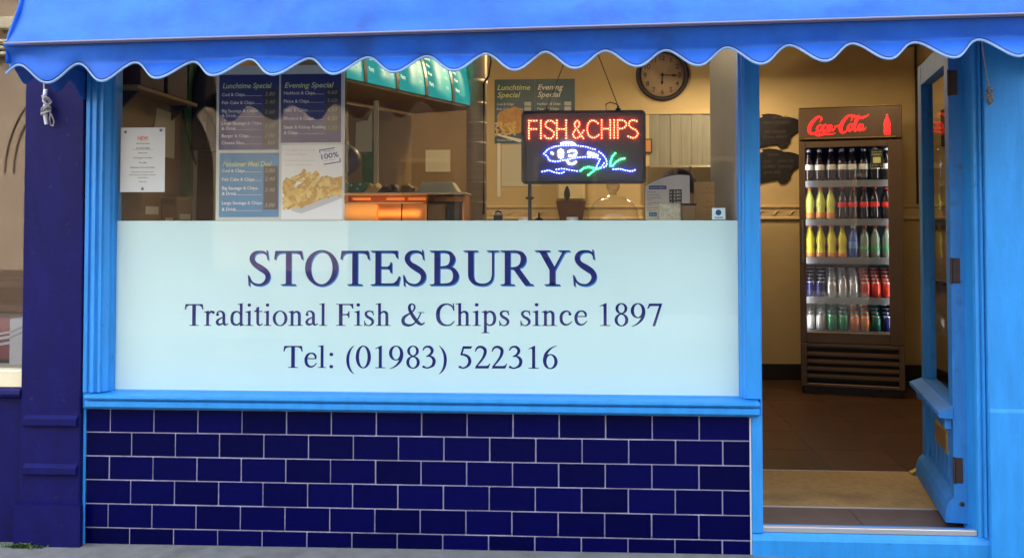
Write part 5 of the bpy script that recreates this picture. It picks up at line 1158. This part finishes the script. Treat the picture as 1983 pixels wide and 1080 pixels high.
# flowing script logo, drawn with a broad pen
def scr(*p): 
    v, f = K(*p); mb.add([(3.825 + a * .43, YF - .0040 - .00006 * len(mb.f) % .001, 2.098 + b * .135) for a, b in v], f)
w = .055
def Sx(*p): scr(*[(x + .16 * y, y, max(t, .012)) for x, y, t in p])
def Kx(*p):
    pts = _cr(p, 6); L = []; Q = []
    for i, (x, y, t) in enumerate(pts):
        a = pts[max(i - 1, 0)]; b = pts[min(i + 1, len(pts) - 1)]; dx, dy = (b[0] - a[0]) * .43, (b[1] - a[1]) * .135; l = math.hypot(dx, dy) or 1
        X, Zz = 3.822 + x * .43, 2.100 + y * .135; L.append((X - dy / l * t / 2, Zz + dx / l * t / 2)); Q.append((X + dy / l * t / 2, Zz - dx / l * t / 2))
    n = len(L); yy = YF - .0036 - .0002 * (Kx.n % 7); Kx.n += 1
    mb.add([(p_[0], yy, p_[1]) for p_ in L + Q], [(i, i + 1, n + i + 1, n + i) for i in range(n - 1)])
Kx.n = 0
Kx((.21, .70, .006), (.24, .90, .010), (.18, .98, .016), (.09, .72, .024), (.035, .38, .026), (.05, .12, .020), (.12, .10, .012), (.19, .30, .006))      # C
Kx((.20, .52, .012), (.165, .35, .018), (.18, .17, .014), (.225, .25, .014), (.245, .45, .012), (.21, .55, .010), (.20, .50, .008))                       # o
Kx((.315, .52, .012), (.285, .53, .014), (.255, .35, .018), (.275, .17, .014), (.33, .32, .006))                                                             # c
Kx((.385, .52, .010), (.345, .45, .016), (.335, .22, .016), (.365, .20, .012), (.40, .50, .012), (.395, .25, .014), (.43, .22, .008), (.46, .40, .006))   # a
Kx((.45, .42, .012), (.50, .45, .014), (.545, .48, .010))                                                                                                     # dash
Kx((.715, .70, .006), (.735, .93, .012), (.67, .98, .016), (.59, .70, .024), (.545, .36, .026), (.56, .12, .020), (.62, .12, .012), (.68, .32, .006))     # C
Kx((.70, .52, .012), (.665, .35, .018), (.68, .17, .014), (.72, .25, .014), (.74, .45, .012), (.71, .55, .010), (.70, .50, .008))                          # o
Kx((.765, .30, .006), (.82, .75, .010), (.84, .98, .012), (.80, .80, .018), (.765, .35, .020), (.78, .17, .014), (.83, .35, .006))                          # l
Kx((.885, .52, .010), (.845, .45, .016), (.835, .22, .016), (.865, .20, .012), (.90, .50, .012), (.895, .25, .014), (.93, .22, .008), (.95, .35, .006))   # a
Kx((.63, .96, .006), (.72, 1.02, .012), (.80, .92, .018), (.88, .86, .018), (.97, .96, .010), (1.0, 1.05, .005))                                             # swash
Kx((.10, .10, .010), (.18, -.02, .018), (.28, .04, .016), (.38, .02, .010), (.46, .06, .004))                                                                 # tail
mb.build('logo', 'redlit', hd)
mb = MB(); mb.lathe([(.010, .0), (.022, .004), (.025, .03), (.021, .055), (.025, .080), (.020, .105), (.011, .128), (.009, .145), (.011, .150), (0, .152)], (4.375, YF + .003, 2.085), 14); mb.v = [(x, YF - .001 + (y - YF - .003) * .2, z) for x, y, z in mb.v]; mb.build('bottle_emblem', 'redlit', hd)
# door
fd = MB(); fd.box(X0 + .002, 3.806, YF, YF + .029, .565, 2.052, .004); fd.box(4.378, X1 - .002, YF, YF + .029, .565, 2.052, .004); fd.box(3.8062, 4.3778, YF + .001, YF + .028, .565, .642, .003); fd.box(3.8062, 4.3778, YF + .001, YF + .028, 2.006, 2.052, .003)
fd = fd.build('door', 'fridge', fg)
B(3.8065, 4.3775, YF + .012, YF + .018, .6425, 2.0055).build('pane', 'glass_thin', fd)
B(3.8062, 4.3778, YF - .003, YF + .0005, .6435, .648).build('door_trim', 'brass', fd)
mb = MB(); mb.box(3.777, 3.789, YF - .028, YF - .016, 1.16, 1.47, .003); mb.box(3.778, 3.788, YF - .0165, YF, 1.17, 1.185); mb.box(3.778, 3.788, YF - .0165, YF, 1.445, 1.46); mb.build('handle', 'steelgrey', fd)
# grille
mb = MB(); mb.box(X0 + .002, X0 + .045, YF, YF + .029, .245, .560, .004); mb.box(4.437, X1 - .002, YF, YF + .029, .245, .560, .004); mb.box(X0 + .0452, 4.4368, YF + .002, YF + .028, .535, .560, .003); mb.box(X0 + .0452, 4.4368, YF + .002, YF + .028, .245, .268, .003); gr = mb.build('grille', 'fridge', fg)
for k in range(4): MB().prism([(YF + .002, .310 + k * .054), (YF + .002, .330 + k * .054), (YF + .020, .340 + k * .054), (YF + .024, .322 + k * .054)], 'x', X0 + .0455, 4.4365).build('slat', 'fridge', gr)
B(X0 + .032, X1 - .032, YF + .12, YF + .13, .25, .56).build('grille_back', 'black', fg)
mb = MB(); mb.box(X0 + .02, X1 - .02, YF + .04, YR - .02, Z0 - .02, .2445, .004); mb.build('plinth', 'black', fg)
for x in (3.797, 4.425):
    mb = MB(); mb.box(x - .006, x + .006, YF + .033, YF + .046, .66, 2.0); mb.build('light_tube', 'fridgelit', fg)
SH = [(1.760, 'bottles'), (1.474, 'bottles'), (1.190, 'bottles'), (.895, 'cans'), (.648, 'cans')]
for z, _ in SH:
    e = .0235 / .07 * (YR - YF - .12) if _ == 'cans' else 0
    MB().prism([(YF + .075, z - .014), (YR - .045, z - .014 + e), (YR - .045, z - .002 + e), (YF + .075, z - .002)], 'x', 3.8, 4.44).build('shelf', 'fridgein', fg)
    B(3.8005, 4.4395, YF + .066, YF + .074, z - .046, z + .004, .002).build('price_rail', 'shelf', fg)
# ---- bottles and cans: one of each kind, then copies
def bottle(nm, liquid, cap, lab, labz, shape):
    t = bpy.data.objects.new('drink_bottle', None); COL.objects.link(t); XF[t.name] = Matrix.Identity(4)
    pr = {'cola': [(.0, .001), (.026, .0), (.031, .008), (.031, .05), (.027, .085), (.031, .125), (.031, .145), (.024, .178), (.013, .208), (.0125, .222), (0, .223)],
          'wavy': [(.0, .001), (.027, .0), (.032, .01), (.031, .045), (.026, .075), (.031, .105), (.032, .135), (.022, .175), (.013, .205), (.0125, .222), (0, .223)],
          'plain': [(.0, .001), (.027, .0), (.032, .01), (.032, .14), (.026, .172), (.013, .205), (.0125, .222), (0, .223)]}[shape]
    mb = MB(); mb.lathe(pr, (0, 0, 0), 12); mb.build('body', liquid, t, world=False)
    mb = MB(); mb.lathe([(.0145, .221), (.0145, .240), (.012, .243), (0, .243)], (0, 0, 0), 10); mb.build('cap', cap, t, world=False)
    mb = MB(); mb.lathe([(.0322, labz[0]), (.0328, labz[0] + .002), (.0328, labz[1] - .002), (.0322, labz[1])], (0, 0, 0), 12); mb.build('label', lab, t, world=False)
    return t
def can(body, lid):
    t = bpy.data.objects.new('drink_can', None); COL.objects.link(t); XF[t.name] = Matrix.Identity(4)
    mb = MB(); mb.lathe([(.0, .002), (.024, .0), (.032, .010), (.032, .098), (.027, .110)], (0, 0, 0), 14); mb.build('body', body, t, world=False)
    mb = MB(); mb.lathe([(.0272, .1095), (.0278, .114), (.0255, .115), (.024, .110), (0, .110)], (0, 0, 0), 14); mb.build('lid', lid, t, world=False)
    return t
def lm(n, c, r=.25, **k): M[n] = mat(n, c, r, **k)
lm('cola_liquid', (.016, .007, .005), .08, spec=.7); lm('white_cap', (.7, .7, .7)); lm('white_label', (.62, .62, .60)); lm('red_cap', (.55, .03, .025)); lm('red_label', (.55, .025, .02))
lm('lemon_liquid', (.50, .52, .09), .1, spec=.7); lm('orange_cap', (.68, .17, .03)); lm('orange_label', (.62, .22, .06)); lm('yellow_liquid', (.58, .50, .02), .1, spec=.7)
lm('blue_liquid', (.03, .10, .42), .1, spec=.7); lm('blue_label', (.10, .22, .62)); lm('clear_liquid', (.16, .22, .17), .06, spec=.9); lm('green_label', (.06, .30, .10))
lm('navy_can', (.015, .02, .12), .25, metal=.4); lm('red_can', (.55, .045, .02), .25, metal=.3); lm('green_can', (.03, .32, .12), .25, metal=.3); lm('orange_can', (.68, .22, .03), .25, metal=.3); lm('white_can', (.6, .6, .58), .25, metal=.3); lm('darkgreen_can', (.02, .12, .08), .25, metal=.3)
protos = {'white': bottle('', 'cola_liquid', 'white_cap', 'white_label', (.085, .125), 'plain'), 'cola': bottle('', 'cola_liquid', 'red_cap', 'red_label', (.092, .128), 'cola'),
  'lemon': bottle('', 'lemon_liquid', 'orange_cap', 'orange_label', (.012, .052), 'wavy'), 'yellow': bottle('', 'yellow_liquid', 'orange_cap', 'orange_label', (.006, .036), 'wavy'),
  'blue': bottle('', 'blue_liquid', 'white_cap', 'blue_label', (.07, .12), 'plain'), 'clear': bottle('', 'clear_liquid', 'red_cap', 'green_label', (.06, .085), 'plain'),
  'navy': can('navy_can', 'silver'), 'silver': can('silver', 'silver'), 'red': can('red_can', 'silver'), 'greenc': can('green_can', 'silver'), 'orange': can('orange_can', 'silver'), 'whitec': can('white_can', 'silver'), 'dgreen': can('darkgreen_can', 'silver')}
desc = {'white': 'dark cola bottle with white cap and label', 'cola': 'dark cola bottle with red cap and label', 'lemon': 'pale lemon drink bottle with an orange cap', 'yellow': 'bright yellow drink bottle with an orange cap', 'blue': 'blue drink bottle with a white cap', 'clear': 'clear green tinted bottle with a red cap',
        'navy': 'navy blue can', 'silver': 'bare silver can', 'red': 'red can', 'greenc': 'bright green can', 'orange': 'orange can', 'whitec': 'white can', 'dgreen': 'dark green can'}
rows = [['white'] * 8, ['lemon'] * 3 + ['cola'] * 5, ['yellow'] * 4 + ['blue'] + ['clear'] * 3, ['navy'] * 2 + ['silver'] * 3 + ['red'] * 3, ['whitec'] * 2 + ['greenc'] * 2 + ['orange'] * 2 + ['dgreen'] + ['navy']]
ordn = ['first', 'second', 'third', 'fourth', 'fifth', 'sixth', 'seventh', 'eighth']; shn = ['top', 'second', 'third', 'fourth', 'bottom']
used = set()
for r, (kinds, (z, _)) in enumerate(zip(rows, SH)):
    for c, k in enumerate(kinds):
        for q in range(2 if r < 3 else 5):
            o = protos[k] if k not in used else copy_thing(protos[k]); used.add(k)
            o.location = (3.832 + c * .0772 + random.uniform(-.004, .004), YF + .115 + q * .070, z + (q * .0235 if r > 2 else 0)); o.rotation_euler = (0, 0, random.random() * 6); o.scale = (1.1, 1.1, 1.0 + random.uniform(-.01, .01))
            rank = '' if r < 3 or q == 0 else ', rank %d behind' % q
            rk = ('' if q == 0 else ', second rank') if r < 3 else (' in front' if q == 0 else [' one row back', ' two rows back', ' three rows back', ' four rows back'][q - 1])
            _tag(o, desc[k] + ', ' + ordn[c] + ' from left, ' + shn[r] + ' fridge shelf' + rk, 'bottle' if r < 3 else 'can', 'bottles on the %s fridge shelf' % shn[r] if r < 3 else 'cans on the %s fridge shelf' % shn[r])
t = thing('price_sticker', 'pale green printed card on the inside of the fridge door, top right', 'card', (4.30, YF + .02, 1.86))
B(4.262, 4.345, YF + .0195, YF + .021, 1.850, 1.985).build('card', 'pprice', t)
mb = MB()
for s, zz, h in (('Extra cold', 1.962, .014), ('DRINKS', 1.940, .018), ('3 for 2', 1.862, .016)): text(mb, s, 4.303, zz, h, YF + .0189, align='c', width=.066)
mb.add([(4.278, YF + .0190, 1.885), (4.330, YF + .0190, 1.885), (4.330, YF + .0190, 1.928), (4.278, YF + .0190, 1.928)], [(0, 1, 2, 3)])
mb.build('lettering', 'txtyel', t)
# leaflets on the right wall seen through the door glass
t = thing('leaflet', 'orange red leaflet low on the right wall seen through the open door pane', 'leaflet', (FX1 - .01, 2.9, .4))
B(FX1 - .006, FX1 - .0022, 2.72, 3.00, .40, .72).build('sheet', 'rust', t)
t = thing('wall_sign', 'dark framed notice high on the right wall seen through the open door pane', 'framed notice', (FX1 - .01, 2.9, 2.0))
B(FX1 - .03, FX1 - .0022, 2.70, 3.05, 2.02, 2.30, .004).build('frame', 'darkwood', t); B(FX1 - .0315, FX1 - .0305, 2.73, 3.02, 2.05, 2.27).build('sheet', 'pprice', t)
t = thing('wall_frame', 'empty dark rectangular frame on the right wall just below the cream border', 'frame', (FX1 - .01, 3.0, 1.0))
mb = MB()
for y0_, y1_, z0_, z1_ in ((2.76, 2.80, .98, 1.46), (3.32, 3.36, .98, 1.46)): mb.box(FX1 - .03, FX1 - .0022, y0_, y1_, z0_, z1_, .003)
mb.build('stile', 'hinge', t); mb = MB()
for z0_, z1_ in ((.98, 1.0), (1.44, 1.46)): mb.box(FX1 - .028, FX1 - .0024, 2.8002, 3.3198, z0_, z1_, .003)
mb.build('rail', 'hinge', t)
t = thing('corner_line', 'added dark line down the back wall right of the drinks fridge, standing for the corner', 'pipe', (4.83, BY - .01, 1.6))
mb = MB(); mb.tube([(4.815, BY - .012, 1.60), (4.815, BY - .012, 3.0)], .009, 6); mb.build('tube', 'darkwood', t)  # made-up tube in place of the dark line where the walls meet

# the fridge is turned a little towards the door
FR = R(-14); PV = Vector((4.119, YF, 0)); RZ = Matrix.Translation(PV) @ Matrix.Rotation(FR, 4, 'Z') @ Matrix.Translation(-PV)
fg.rotation_euler = (0, 0, FR)
for o in COL.objects:
    if o.parent is None and (o.name.startswith('drink_') or o.name.startswith('price_sticker')) and o.name != 'drinks_fridge':
        o.location = RZ @ o.location
        o.rotation_euler.z += FR
